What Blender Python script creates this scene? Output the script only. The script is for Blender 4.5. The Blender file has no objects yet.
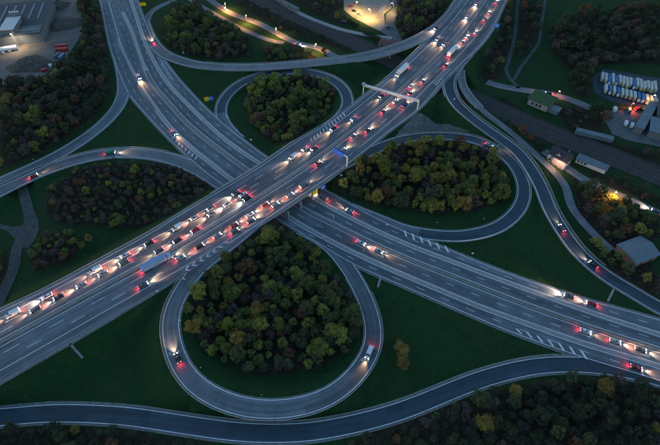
import bpy, bmesh, math, random
import numpy as np
from mathutils import Vector
R = math.radians
random.seed(7); rng = np.random.default_rng(7)
S = bpy.context.scene
COL = S.collection

# ---------------------------------------------------------------- camera, world, sun, exposure
F, PITCH, HCAM = 440., R(50), 180.
cam = bpy.data.cameras.new('camera'); cam.sensor_width = 36; cam.lens = 24.0
cam.clip_start = 1; cam.clip_end = 12000
co = bpy.data.objects.new('camera', cam); COL.objects.link(co)
co.location = (0, 0, HCAM); co.rotation_euler = (R(90)-PITCH, 0, 0); S.camera = co

SUN_EL, SUN_ROT = R(1.6), R(-70)
w = bpy.data.worlds.new('World'); S.world = w; w.use_nodes = True
nt = w.node_tree; nt.nodes.clear()
sky = nt.nodes.new('ShaderNodeTexSky'); sky.sky_type = 'NISHITA'; sky.sun_disc = False
sky.sun_elevation = SUN_EL; sky.sun_rotation = SUN_ROT; sky.ozone_density = 2.5; sky.dust_density = 0.3; sky.air_density = 1.0
bg = nt.nodes.new('ShaderNodeBackground'); bg.inputs['Strength'].default_value = 0.15
out = nt.nodes.new('ShaderNodeOutputWorld')
nt.links.new(sky.outputs[0], bg.inputs[0]); nt.links.new(bg.outputs[0], out.inputs[0])
sun = bpy.data.lights.new('sun', 'SUN'); sun.energy = 0.012; sun.angle = R(25); sun.color = (1, .86, .74)
so = bpy.data.objects.new('sun', sun); COL.objects.link(so)
so.rotation_euler = (R(90-14), 0, -SUN_ROT+math.pi)
V = S.view_settings; S.display_settings.display_device = 'sRGB'
V.view_transform = 'Standard'; V.look = 'None'; V.gamma = 1; V.use_curve_mapping = False; V.exposure = 2.7
S.render.engine = 'CYCLES'

# ---------------------------------------------------------------- maths helpers
def U(px, py, z=0.):
    x = (px-330)/F; y = -(py-222.5)/F
    d = (x, math.cos(PITCH)+y*math.sin(PITCH), -math.sin(PITCH)+y*math.cos(PITCH)); t = (HCAM-z)/-d[2]
    return np.array([d[0]*t, d[1]*t])

def catmull(p, ds):
    p = np.array(p, float); p = np.vstack([2*p[0]-p[1], p, 2*p[-1]-p[-2]]); o = []
    for i in range(1, len(p)-2):
        a, b, c, d = p[i-1:i+3]; t = np.linspace(0, 1, 24, endpoint=False)[:, None]
        o.append(.5*(2*b+(c-a)*t+(2*a-5*b+4*c-d)*t**2+(3*b-a-3*c+d)*t**3))
    o = np.vstack(o+[p[-2:-1]]); s = np.r_[0, np.cumsum(np.linalg.norm(np.diff(o[:, :2], axis=0), axis=1))]
    n = max(3, int(s[-1]/ds)+1); t = np.linspace(0, s[-1], n)
    return np.c_[tuple(np.interp(t, s, o[:, k]) for k in range(o.shape[1]))]

def smooth(a, k):
    if k < 2: return a
    pad = np.r_[np.full(k, a[0]), a, np.full(k, a[-1])] if a.ndim == 1 else np.vstack([a[0]-(a[1]-a[0])*np.arange(k, 0, -1)[:, None], a, a[-1]+(a[-1]-a[-2])*np.arange(1, k+1)[:, None]])
    ker = np.hanning(2*k+1); ker /= ker.sum()
    if a.ndim == 1: return np.convolve(pad, ker, 'valid')
    return np.c_[tuple(np.convolve(pad[:, j], ker, 'valid') for j in range(a.shape[1]))]

class Road:
    """centreline in world metres with a height and half widths left (+) and right (-)"""
    def __init__(s, px, ds=2., z=None, half=None, ext=(0, 0), sm=5):
        pts = []
        for q in px:
            zz = q[2] if len(q) > 2 else z
            pts.append([*U(q[0], q[1], zz), zz])
        pts = np.array(pts)
        if ext[0]: d = pts[0, :2]-pts[1, :2]; d /= np.linalg.norm(d); pts = np.vstack([[*(pts[0, :2]+d*ext[0]), pts[0, 2]], pts])
        if ext[1]: d = pts[-1, :2]-pts[-2, :2]; d /= np.linalg.norm(d); pts = np.vstack([pts, [*(pts[-1, :2]+d*ext[1]), pts[-1, 2]]])
        c = catmull(pts, ds); c = smooth(c, sm)
        s.ds = ds; s.C = c[:, :2]; s.Z = smooth(c[:, 2], 12); s.n = len(c)
        T = np.gradient(s.C, axis=0); T /= np.linalg.norm(T, axis=1)[:, None]; s.T = T; s.N = np.c_[-T[:, 1], T[:, 0]]
        if half: s.L = np.full(s.n, float(half)); s.Rr = np.full(s.n, -float(half))
        s.bridge = np.zeros(s.n, bool)
    def offs(s, px, z):
        b = catmull([U(*q, z) for q in px], .5); o = np.full(s.n, np.nan)
        for i in range(s.n):
            r = b-s.C[i]; a = r @ s.T[i]; q = r @ s.N[i]
            j = np.argmin(abs(a)+(abs(q) > 45)*1e3)
            if abs(a[j]) < 1.5: o[i] = q[j]
        k = np.where(~np.isnan(o))[0]; o = np.interp(np.arange(s.n), k, o[k])
        return smooth(o, 12)
    def at(s, i, off, dz=0.):
        i = np.clip(i, 0, s.n-1); k = int(i); f = i-k; k2 = min(k+1, s.n-1)
        c = s.C[k]*(1-f)+s.C[k2]*f; n = s.N[k]*(1-f)+s.N[k2]*f
        p = c+n*off; return (p[0], p[1], s.Z[k]*(1-f)+s.Z[k2]*f+dz)
    def near(s, p):
        d = np.linalg.norm(s.C-p, axis=1); i = int(np.argmin(d)); return i, float((p-s.C[i]) @ s.N[i]), float(d[i])

# ---------------------------------------------------------------- materials
MATS = {}
def mat(name, rgb, rough=.8, var=.25, scale=.3, detail=6, bump=0, bscale=8, rgb2=None, metal=0, emit=None, estr=0, streak=0, rand=0, spec=None):
    if name in MATS: return MATS[name]
    m = bpy.data.materials.new(name); m.use_nodes = True; n = m.node_tree; N = n.nodes; L = n.links
    b = N['Principled BSDF']; b.inputs['Roughness'].default_value = rough; b.inputs['Metallic'].default_value = metal
    if spec is not None: b.inputs['Specular IOR Level'].default_value = spec
    geo = N.new('ShaderNodeNewGeometry'); tn = N.new('ShaderNodeTexNoise'); tn.inputs['Scale'].default_value = scale; tn.inputs['Detail'].default_value = detail
    tn.inputs['Roughness'].default_value = .65
    L.new(geo.outputs['Position'], tn.inputs['Vector'])
    mx = N.new('ShaderNodeMix'); mx.data_type = 'RGBA'
    c2 = rgb2 or tuple(min(1, c*(1+var)) for c in rgb); c1 = rgb if rgb2 else tuple(c*(1-var) for c in rgb)
    mx.inputs['A'].default_value = (*c1, 1); mx.inputs['B'].default_value = (*c2, 1)
    cr = N.new('ShaderNodeMapRange'); cr.inputs['From Min'].default_value = .32; cr.inputs['From Max'].default_value = .68
    L.new(tn.outputs['Fac'], cr.inputs['Value']); L.new(cr.outputs[0], mx.inputs['Factor'])
    col = mx.outputs['Result']
    if streak:
        uv = N.new('ShaderNodeUVMap'); mp = N.new('ShaderNodeMapping'); mp.inputs['Scale'].default_value = (.9, .012, 1)
        L.new(uv.outputs[0], mp.inputs[0]); t2 = N.new('ShaderNodeTexNoise'); t2.inputs['Scale'].default_value = 1; t2.inputs['Detail'].default_value = 3
        L.new(mp.outputs[0], t2.inputs['Vector'])
        r2 = N.new('ShaderNodeMapRange'); r2.inputs['From Min'].default_value = .3; r2.inputs['From Max'].default_value = .7
        r2.inputs['To Min'].default_value = 1-streak; r2.inputs['To Max'].default_value = 1+streak
        L.new(t2.outputs['Fac'], r2.inputs['Value'])
        h = N.new('ShaderNodeHueSaturation'); L.new(col, h.inputs['Color']); L.new(r2.outputs[0], h.inputs['Value']); col = h.outputs[0]
        # resurfaced lane sections with joints
        m3 = N.new('ShaderNodeMapping'); m3.inputs['Rotation'].default_value = (0, 0, R(90)); L.new(uv.outputs[0], m3.inputs[0])
        bk = N.new('ShaderNodeTexBrick'); bk.inputs['Scale'].default_value = 1; bk.inputs['Brick Width'].default_value = 47; bk.inputs['Row Height'].default_value = 3.6
        bk.inputs['Mortar Size'].default_value = .05; bk.inputs['Color1'].default_value = (.74, .74, .74, 1); bk.inputs['Color2'].default_value = (1.2, 1.2, 1.2, 1); bk.inputs['Mortar'].default_value = (.72, .72, .72, 1)
        L.new(m3.outputs[0], bk.inputs['Vector']); mu = N.new('ShaderNodeMix'); mu.data_type = 'RGBA'; mu.blend_type = 'MULTIPLY'; mu.inputs['Factor'].default_value = 1
        L.new(col, mu.inputs['A']); L.new(bk.outputs['Color'], mu.inputs['B']); col = mu.outputs['Result']
    if rand:
        oi = N.new('ShaderNodeObjectInfo'); r3 = N.new('ShaderNodeMapRange'); r3.inputs['To Min'].default_value = 1-rand; r3.inputs['To Max'].default_value = 1+rand
        L.new(oi.outputs['Random'], r3.inputs['Value']); h = N.new('ShaderNodeHueSaturation'); L.new(col, h.inputs['Color']); L.new(r3.outputs[0], h.inputs['Value']); col = h.outputs[0]
        r4 = N.new('ShaderNodeMapRange'); r4.inputs['To Min'].default_value = .5-.03*rand; r4.inputs['To Max'].default_value = .5+.03*rand
        mm = N.new('ShaderNodeMath'); mm.operation = 'FRACT'; m2 = N.new('ShaderNodeMath'); m2.operation = 'MULTIPLY'; m2.inputs[1].default_value = 17.3
        L.new(oi.outputs['Random'], m2.inputs[0]); L.new(m2.outputs[0], mm.inputs[0]); L.new(mm.outputs[0], r4.inputs['Value']); L.new(r4.outputs[0], h.inputs['Hue'])
    L.new(col, b.inputs['Base Color'])
    if bump:
        t = N.new('ShaderNodeTexNoise'); t.inputs['Scale'].default_value = bscale; t.inputs['Detail'].default_value = 4
        L.new(geo.outputs['Position'], t.inputs['Vector']); bp = N.new('ShaderNodeBump'); bp.inputs['Strength'].default_value = bump; bp.inputs['Distance'].default_value = .3
        L.new(t.outputs['Fac'], bp.inputs['Height']); L.new(bp.outputs[0], b.inputs['Normal'])
    if emit:
        b.inputs['Emission Color'].default_value = (*emit, 1); b.inputs['Emission Strength'].default_value = estr
        m.cycles.emission_sampling = 'NONE' if estr < 1e4 else 'AUTO'
    MATS[name] = m; return m

ASPH = mat('asphalt_worn', (.106, .124, .136), .75, .22, .12, streak=.35)
ASPH_NEW = mat('asphalt_fresh', (.028, .049, .066), .7, .2, .15, streak=.25)
ASPH_OLD = mat('asphalt_pale', (.15, .158, .16), .8, .25, .15, streak=.3)
CONC = mat('concrete', (.30, .295, .28), .85, .25, .4)
VERGE = mat('gravel_verge', (.22, .215, .20), .9, .4, .5, rgb2=(.10, .11, .09))
PAINT = mat('road_paint', (.72, .72, .70), .6, .2, .6)
RAILM = mat('rail_steel', (.17, .14, .12), .5, .2, 2)
STEEL = mat('galvanised_steel', (.42, .43, .44), .45, .1, 2, metal=.6)
GRAVEL = mat('gravel', (.12, .115, .105), .95, .4, .3)
PATHG = mat('path_gravel', (.060, .062, .058), .95, .4, .3)
BALLAST = mat('ballast', (.035, .032, .03), .95, .4, .25)
DIRT = mat('dirt', (.16, .13, .105), .95, .35, .06)
BARK = mat('bark', (.07, .055, .042), .9, .3, 2)
LEAF = {'dark green': mat('leaf_dark', (.030, .045, .014), .75, .4, .45, rgb2=(.075, .090, .022), rand=.3),
        'yellow-green': mat('leaf_yellow_green', (.10, .115, .015), .75, .4, .45, rgb2=(.25, .24, .03), rand=.3),
        'golden': mat('leaf_golden', (.14, .10, .012), .75, .4, .45, rgb2=(.29, .19, .03), rand=.25),
        'russet': mat('leaf_russet', (.075, .035, .015), .75, .4, .45, rgb2=(.16, .065, .025), rand=.25),
        'brown half-bare': mat('leaf_brown', (.050, .036, .030), .8, .35, .6, rgb2=(.10, .070, .050), rand=.3),
        'deep green': mat('leaf_vignette_dark', (.016, .026, .010), .8, .4, .45, rgb2=(.040, .052, .016), rand=.3),  # leaf colour darkened to paint the lens vignette into the outer woods
        'mid green': mat('leaf_mid', (.055, .08, .015), .75, .4, .45, rgb2=(.13, .15, .025), rand=.3)}
def plain(name, rgb, rough=.5, metal=0, var=.1, scale=1.5): return mat(name, rgb, rough, var, scale, 3, metal=metal)
GLASS = plain('dark_glass', (.015, .018, .022), .15)
RUBBER = plain('rubber', (.02, .02, .02), .8)
HEADL = mat('headlight_glow', (.9, .9, .85), .3, emit=(1, .84, .68), estr=26)
TAILL = mat('taillight_glow', (.5, .02, .02), .3, emit=(1, .03, .05), estr=16)
LAMPW = mat('lamp_glow', (.9, .9, .8), .3, emit=(1, .9, .75), estr=60)
LAMPO = mat('sodium_glow', (.9, .6, .2), .3, emit=(1, .45, .08), estr=30)
BLUE = plain('sign_blue', (.005, .12, .62), .45)
YELLOW = plain('sign_yellow', (.85, .6, .01), .45)
WHITE = plain('white_coat', (.75, .75, .73), .5)

# ---------------------------------------------------------------- object helpers
def tag(o, label=None, cat=None, group=None, kind=None):
    if label: o['label'] = label
    if cat: o['category'] = cat
    if group: o['group'] = group
    if kind: o['kind'] = kind
    return o
def link(o, parent=None):
    COL.objects.link(o)
    if parent: o.parent = parent
    return o
def mesh(name, v, f, m, parent=None, uv=None, sm=False):
    me = bpy.data.meshes.new(name); me.from_pydata([tuple(map(float, q)) for q in v], [], [tuple(q) for q in f])
    if uv is not None:
        lay = me.uv_layers.new(name='UVMap'); idx = np.zeros(len(me.loops), int); me.loops.foreach_get('vertex_index', idx)
        lay.data.foreach_set('uv', np.array(uv, float)[idx].ravel())
    me.materials.append(m)
    if sm: me.polygons.foreach_set('use_smooth', [True]*len(me.polygons))
    return link(bpy.data.objects.new(name, me), parent)
def empty(name, loc, rz, label, cat, group=None):
    o = bpy.data.objects.new(name, None); o.empty_display_size = .5; link(o); o.location = loc; o.rotation_euler = (0, 0, rz)
    return tag(o, label, cat, group)
class MB:
    def __init__(s): s.v = []; s.f = []
    def box(s, x0, x1, y0, y1, z0, z1, rot=0, o=(0, 0, 0)):
        b = len(s.v); c, d = math.cos(rot), math.sin(rot)
        for z in (z0, z1):
            for x, y in ((x0, y0), (x1, y0), (x1, y1), (x0, y1)): s.v.append((o[0]+x*c-y*d, o[1]+x*d+y*c, o[2]+z))
        s.f += [(b, b+3, b+2, b+1), (b+4, b+5, b+6, b+7)]+[(b+i, b+(i+1) % 4, b+4+(i+1) % 4, b+4+i) for i in range(4)]; return s
    def prism(s, prof, x0, x1, axis='y', taper=None):
        """profile in (a, z) extruded across"""
        b = len(s.v); n = len(prof)
        for side, w_ in ((0, x0), (1, x1)):
            for k, (a, z) in enumerate(prof):
                ww = w_*(taper[k] if taper else 1)
                s.v.append((a, ww, z) if axis == 'y' else (ww, a, z))
        s.f += [tuple(range(b, b+n)), tuple(range(b+2*n-1, b+n-1, -1))]+[(b+i, b+n+i, b+n+(i+1) % n, b+(i+1) % n) for i in range(n)]; return s
    def tube(s, p, q, r, r2=None, n=8, cap=True):
        p, q = Vector(p), Vector(q); d = (q-p).normalized(); a = d.orthogonal().normalized(); c = d.cross(a); b = len(s.v); r2 = r if r2 is None else r2
        for pt, rr in ((p, r), (q, r2)):
            for i in range(n):
                t = 2*math.pi*i/n; s.v.append(tuple(pt+(a*math.cos(t)+c*math.sin(t))*rr))
        s.f += [(b+i, b+(i+1) % n, b+n+(i+1) % n, b+n+i) for i in range(n)]
        if cap: s.f += [tuple(range(b+n-1, b-1, -1)), tuple(range(b+n, b+2*n))]
        return s
    def poly(s, pts):
        b = len(s.v); s.v += [tuple(p) for p in pts]; s.f.append(tuple(range(b, b+len(pts)))); return s
    def build(s, name, m, parent=None, sm=False): return mesh(name, s.v, s.f, m, parent, sm=sm)
def bevel(o, wd=.05, seg=2):
    bm = bmesh.new(); bm.from_mesh(o.data); bmesh.ops.recalc_face_normals(bm, faces=bm.faces)
    bmesh.ops.bevel(bm, geom=[e for e in bm.edges if len(e.link_faces) == 2 and e.calc_face_angle(0) > .5], offset=wd, segments=seg, affect='EDGES', profile=.6)
    bm.to_mesh(o.data); bm.free(); return o
def copy_tree(o, parent=None):
    c = o.copy(); COL.objects.link(c); c.parent = parent
    for ch in o.children: copy_tree(ch, c)
    return c

def ribbon(name, r, a, b, m, dz=0, i0=0, i1=None, parent=None, kind='structure', div=1, thick=0):
    """strip of a road between offsets a (left) and b (right); scalars or per-sample arrays"""
    i1 = r.n-1 if i1 is None else i1; v = []; uv = []; f = []
    for k, i in enumerate(range(i0, i1+1)):
        A = a[i] if hasattr(a, '__len__') else a; B = b[i] if hasattr(b, '__len__') else b
        for j in range(div+1):
            o = A+(B-A)*j/div; v.append(r.at(i, o, dz)); uv.append((o, i*r.ds))
    n = i1-i0+1; m1 = div+1
    for k in range(n-1):
        for j in range(div): f.append((k*m1+j, k*m1+j+1, (k+1)*m1+j+1, (k+1)*m1+j))
    if thick:   # raised strip with sides
        b0 = len(v); v += [(x, y, z-thick) for x, y, z in v]; uv += uv
        for k in range(n-1):
            p, q = k*m1, (k+1)*m1; f.append((p, q, q+b0, p+b0)); p, q = p+div, q+div; f.append((q, p, p+b0, q+b0))
        f.append(tuple([0, b0]+[b0+j for j in range(1, m1)]+[j for j in range(div, 0, -1)]))
        e = (n-1)*m1; f.append(tuple([e+j for j in range(m1)]+[b0+e+j for j in range(div, -1, -1)]))
    o = mesh(name, v, f, m, parent, uv=uv)
    if kind and not parent: tag(o, kind=kind)
    return o

# ---------------------------------------------------------------- road network (pixel traces laid on their own levels)
ZA = 7.
Bmed = [(116.5, 0), (123, 14), (131, 30), (137, 47), (144, 66), (153.5, 85), (168, 102), (185, 121), (204, 137.5), (221.4, 150.7), (246.6, 169.5), (299, 206.5), (335, 225), (360, 237.5), (393.7, 253), (423, 265), (457, 278), (500, 295), (540, 309.8), (573.7, 321.8), (610, 334), (660, 350)]
BsN = [(131, 0), (138, 22), (143.2, 38), (153.3, 60), (169.2, 85), (188.3, 105), (209.7, 125.4), (226, 140.4), (260.8, 164), (312.5, 196), (335, 210), (360, 222.5), (393.7, 238.5), (430, 253), (500, 279.5), (551, 298), (580.5, 308.5), (610, 318.5), (660, 334.5)]
BoN = [(136.6, -3), (144, 18), (159, 51), (183.8, 84), (209.7, 111), (226, 125), (237, 134), (269.4, 158.5), (327, 190), (360, 209), (391, 224.5), (420, 237), (456.7, 252.4), (500, 269.5), (570, 294), (626, 309.5), (660, 319)]
BsS = [(107, 0), (112, 19), (119.6, 45), (132, 71), (143, 90), (162.5, 117.7), (177, 134), (190, 146.7), (210.4, 163), (234, 181.3), (290, 217.5), (307, 228.2), (328.2, 240), (360, 255.4), (390.3, 269), (430.4, 286), (477, 305.5), (540, 328), (567, 338), (617, 353.5), (660, 366)]
BoS = [(100, 0), (109, 45), (117.4, 69), (125, 88), (136, 104), (164.7, 135), (185, 155), (205.7, 173), (224.6, 187), (305.7, 236), (353, 265), (390, 280.7), (456.7, 310), (490, 324), (530, 340), (580, 357), (630, 372), (660, 381)]
Amed = [(0, 343.4), (45, 319), (90, 294.5), (137, 269), (180, 246), (246, 205.6), (304, 168), (350, 133.5), (385, 105), (410, 82), (430, 63.5), (455, 38.7), (470, 20), (484, 0)]
AeNW = [(0, 309), (43.5, 290), (90, 264.4), (135.6, 240), (170, 219.5), (224, 187), (256.3, 168), (295, 141), (334, 119), (350.8, 105), (388.5, 77), (406.5, 60), (422, 45), (436, 30), (450, 14), (461, 0)]
AeSE = [(10, 377), (90, 331.5), (125.4, 310), (168.7, 284), (224, 248), (280, 211), (316.5, 186.4), (339, 171.5), (366, 151), (391, 130), (419, 110), (442, 84), (464, 62), (489, 36), (507, 0)]
B = Road(Bmed, z=0., ext=(110, 130), sm=8)
A = Road(Amed, z=ZA, ext=(90, 140), sm=8)
B.L = B.offs(BoN, 0); B.Rr = B.offs(BoS, 0); B.sN = B.offs(BsN, 0); B.sS = B.offs(BsS, 0)
A.L = A.offs(AeNW, ZA); A.Rr = A.offs(AeSE, ZA)
R1 = Road([(300, 229, 0), (322, 240, 0), (342, 260, 0), (361, 290, 0), (372.5, 322, .6), (371, 350, 1.8), (353.5, 377, 3), (330, 395.5, 4), (303, 405.5, 4.8), (269, 409.3, 5.6), (237, 405, 6.2), (205.5, 391.5, 6.6), (184, 371, 6.9), (173, 345, 7), (170.5, 320, 7), (178, 297, 7), (195, 272, 7), (219, 252, 7), (244, 232, 7), (268, 211, 7), (290, 193, 7)], half=3.7)
R2 = Road([(300, 182, 7), (330, 170, 7), (354, 159.5, 7), (380, 147, 7), (404, 139, 7), (430, 135.8, 6.6), (462, 137, 5.8), (484, 143, 5), (505, 155.5, 4.2), (519, 172, 3.4), (524.5, 192, 2.6), (517.5, 211, 1.6), (497, 227.5, .8), (465, 235.8, 0), (434, 235, 0), (405, 230, 0), (380, 220, 0), (350, 208, 0)], half=3.5)
R3 = Road([(240, 139, 0), (228, 128, 0), (221, 114, 0), (225, 98, .4), (242.5, 82.5, 1.6), (271, 73.5, 3.4), (303, 71.5, 5), (329, 78, 6.2), (344, 90, 7), (347.5, 104, 7), (340, 117, 7), (325, 128.5, 7), (308, 142, 7), (290, 156, 7), (272, 170, 7)], half=3.6)
R4 = Road([(0, 191, 3), (33.7, 175, 2), (67, 162.5, 1), (101, 154.5, .4), (134, 153, 0), (165, 157, 0), (190, 165.5, 0), (212, 177.5, 0), (232, 191, 0)], half=4.3, ext=(60, 0))
R5 = Road([(0, 182, 3), (32, 168, 2), (65, 151, 1), (92, 133, .4), (109.5, 117.5, 0), (119.5, 104, 0), (123.5, 92, 0), (123.5, 80, 0), (121, 66, 0), (116, 45, 0)], half=4.2, ext=(60, 0))
R6 = Road([(143.5, 22, 0), (150, 38, 0), (163, 53, .2), (185, 62, 1), (206, 66, 2), (232, 67.5, 3.2), (262, 67, 4.8), (289.6, 65, 6), (330, 61, 7), (372, 55, 7), (411, 42.5, 7), (437, 28, 7), (452, 13, 7), (463, -5, 7)], half=4.3, ext=(0, 110))
R7 = Road([(482, 35, 7), (466, 56, 7), (452, 73, 7), (449, 86, 7), (454.5, 101, 7), (469, 115.5, 6.8), (496, 135.5, 6), (515, 149, 5.2), (529, 165.5, 4.2), (541.5, 187.5, 3), (552, 213, 1.8), (576, 249, .6), (603, 273.5, 0), (635, 293, 0), (662, 309, 0), (690, 321, 0)], half=3.7, ext=(0, 60))
R8 = Road([(0, 417, 0), (50, 413, 0), (100, 414, 0), (135, 417, 0), (165, 421.5, 0), (232, 431, 0), (283, 433, 0), (330, 428.5, 0), (397, 412, 0), (465, 385, 0), (495, 375, 0), (529, 367, 0), (562, 364, 0), (596, 365.5, 0), (625, 370, 0), (660, 378.5, 0), (700, 392, 0)], half=3.6, ext=(60, 60))
SVC = Road([(461, 70, 7), (462.5, 84, 7), (471, 98, 6.9), (486, 113, 6.6), (512, 133, 5.6), (530, 149, 4.6), (554, 171.5, 2.5), (566, 187, 1.2), (572, 208, .3), (596, 236, 0), (612, 250, 0)], half=2.3)
T1 = Road([(202, -6, 0), (228, 12, 0), (260, 24, 0), (294, 42, 0), (318, 48, 0), (338, 58, 0), (352, 63.5, 0)], half=3.3, ext=(40, 0))
T1b = Road([(196, 3, 0), (206, 9, 0), (236, 26, 0), (258, 36, 0), (272, 41, 0), (284, 43, 0)], half=2.5, ext=(30, 0))
RLP = Road([(262, -8, 0), (277, 0, 0), (306, 16.5, 0), (335, 27.5, 0), (352, 32, 0), (372, 36, 0), (392, 38, 0)], half=2.4, ext=(40, 0))
RAIL = Road([(240, -10, 0), (290, 14, 0), (345, 38, 0), (420, 75, 0), (480, 102, 0), (525, 122, 0), (560, 137, 0), (605, 154, 0), (660, 176, 0)], half=9.5, ext=(60, 90))
T2 = Road([(544, 151, 0), (559, 162, 0), (586, 180.5, 0), (616, 194, 0), (660, 214, 0)], half=3., ext=(0, 60))
T3 = Road([(487, 82, 0), (500, 86, 0), (529, 91, 0), (552, 94.5, 0), (574, 101, 0), (590, 108, 0)], half=3.4)
PJ = Road([(146, 24, 0), (150, 13, 0), (160, 6, 0), (172, 1, 0), (190, -8, 0)], half=3.0)
F1p = Road([(519, -6, 0), (517, 10, 0), (515, 34, 0), (509, 60, 0), (506, 70, 0), (511, 80, 0), (519, 88, 0)], half=1.5)
F2p = Road([(546, -4, 0), (542, 20, 0), (539, 42, 0), (531, 54, 0), (521, 67, 0), (514, 80, 0)], half=1.3)
F3p = Road([(21, 183, 0), (24, 195, 0), (29, 213, 0), (30, 226, 0), (22, 236, 0), (16, 250, 0), (14, 268, 0), (5, 288, 0)], half=2.7, ext=(0, 20))

for r, rng_ in ((A, 27), (R6, 24), (R7, 13), (SVC, 13), (R2, 0), (R3, 0)):
    for i in range(r.n):
        if r is A:
            r.bridge[i] = B.near(r.C[i])[2] < 27 and r.C[i][1] < 230
            r.bridge[i] |= RAIL.near(r.C[i])[2] < 24
        elif rng_ and RAIL.near(r.C[i])[2] < rng_ and r.Z[i] > 3: r.bridge[i] = True
for i in range(R6.n):
    if 42 < R6.C[i][0] < 110 and R6.C[i][1] > 270: R6.bridge[i] = True
ELEV = [A, R1, R2, R3, R4, R5, R6, R7, SVC]
GROUNDR = [B, R8, T1, T1b, RLP, RAIL, T2, T3, PJ, F1p, F2p, F3p]

# ---------------------------------------------------------------- terrain
GX0, GX1, GY0, GY1, GS = -430., 440., -40., 560., 2.
gx = np.arange(GX0, GX1+.1, GS); gy = np.arange(GY0, GY1+.1, GS)
XX, YY = np.meshgrid(gx, gy)
def wav(x, y): return .05*np.sin(x*.11+1.3)*np.cos(y*.13)+.04*np.sin(x*.31+y*.27)
TZ = -.14+wav(XX, YY)
def stamp(r, lowonly=False):
    for i in range(0, r.n):
        if r.bridge[i]: continue
        z = r.Z[i]; reach = max(r.L[i], -r.Rr[i])+3+max(0, z)*1.7+2
        c = r.C[i]; j0, j1 = int((c[0]-reach-GX0)/GS), int((c[0]+reach-GX0)/GS)+2; k0, k1 = int((c[1]-reach-GY0)/GS), int((c[1]+reach-GY0)/GS)+2
        j0, k0 = max(j0, 0), max(k0, 0)
        if j1 <= 0 or k1 <= 0: continue
        sx, sy = XX[k0:k1, j0:j1]-c[0], YY[k0:k1, j0:j1]-c[1]
        if sx.size == 0: continue
        a = sx*r.T[i][0]+sy*r.T[i][1]; b = sx*r.N[i][0]+sy*r.N[i][1]
        db = np.maximum(0, np.maximum(b-r.L[i], r.Rr[i]-b)); da = np.maximum(0, abs(a)-r.ds*.75)
        if not lowonly:
            if z < .05: continue
            d = np.hypot(np.maximum(0, db-1.6), da); TZ[k0:k1, j0:j1] = np.maximum(TZ[k0:k1, j0:j1], z-.28-d/1.6)
        else:
            m = (db < 3.0) & (da < GS); sub = TZ[k0:k1, j0:j1]; sub[m] = np.minimum(sub[m], z-.25)
for r in ELEV: stamp(r)
for r in ELEV+GROUNDR: stamp(r, True)
for (cx, cy, rad, h) in ((*U(27, 70), 15, 5.0), (*U(66, 24), 17, 4.0)): pass
def ground(x, y):
    j = (x-GX0)/GS; k = (y-GY0)/GS
    if not (0 <= j < len(gx)-1 and 0 <= k < len(gy)-1): return -.15
    a, b = int(j), int(k); f, g = j-a, k-b
    return float(TZ[b, a]*(1-f)*(1-g)+TZ[b, a+1]*f*(1-g)+TZ[b+1, a]*(1-f)*g+TZ[b+1, a+1]*f*g)

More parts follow.
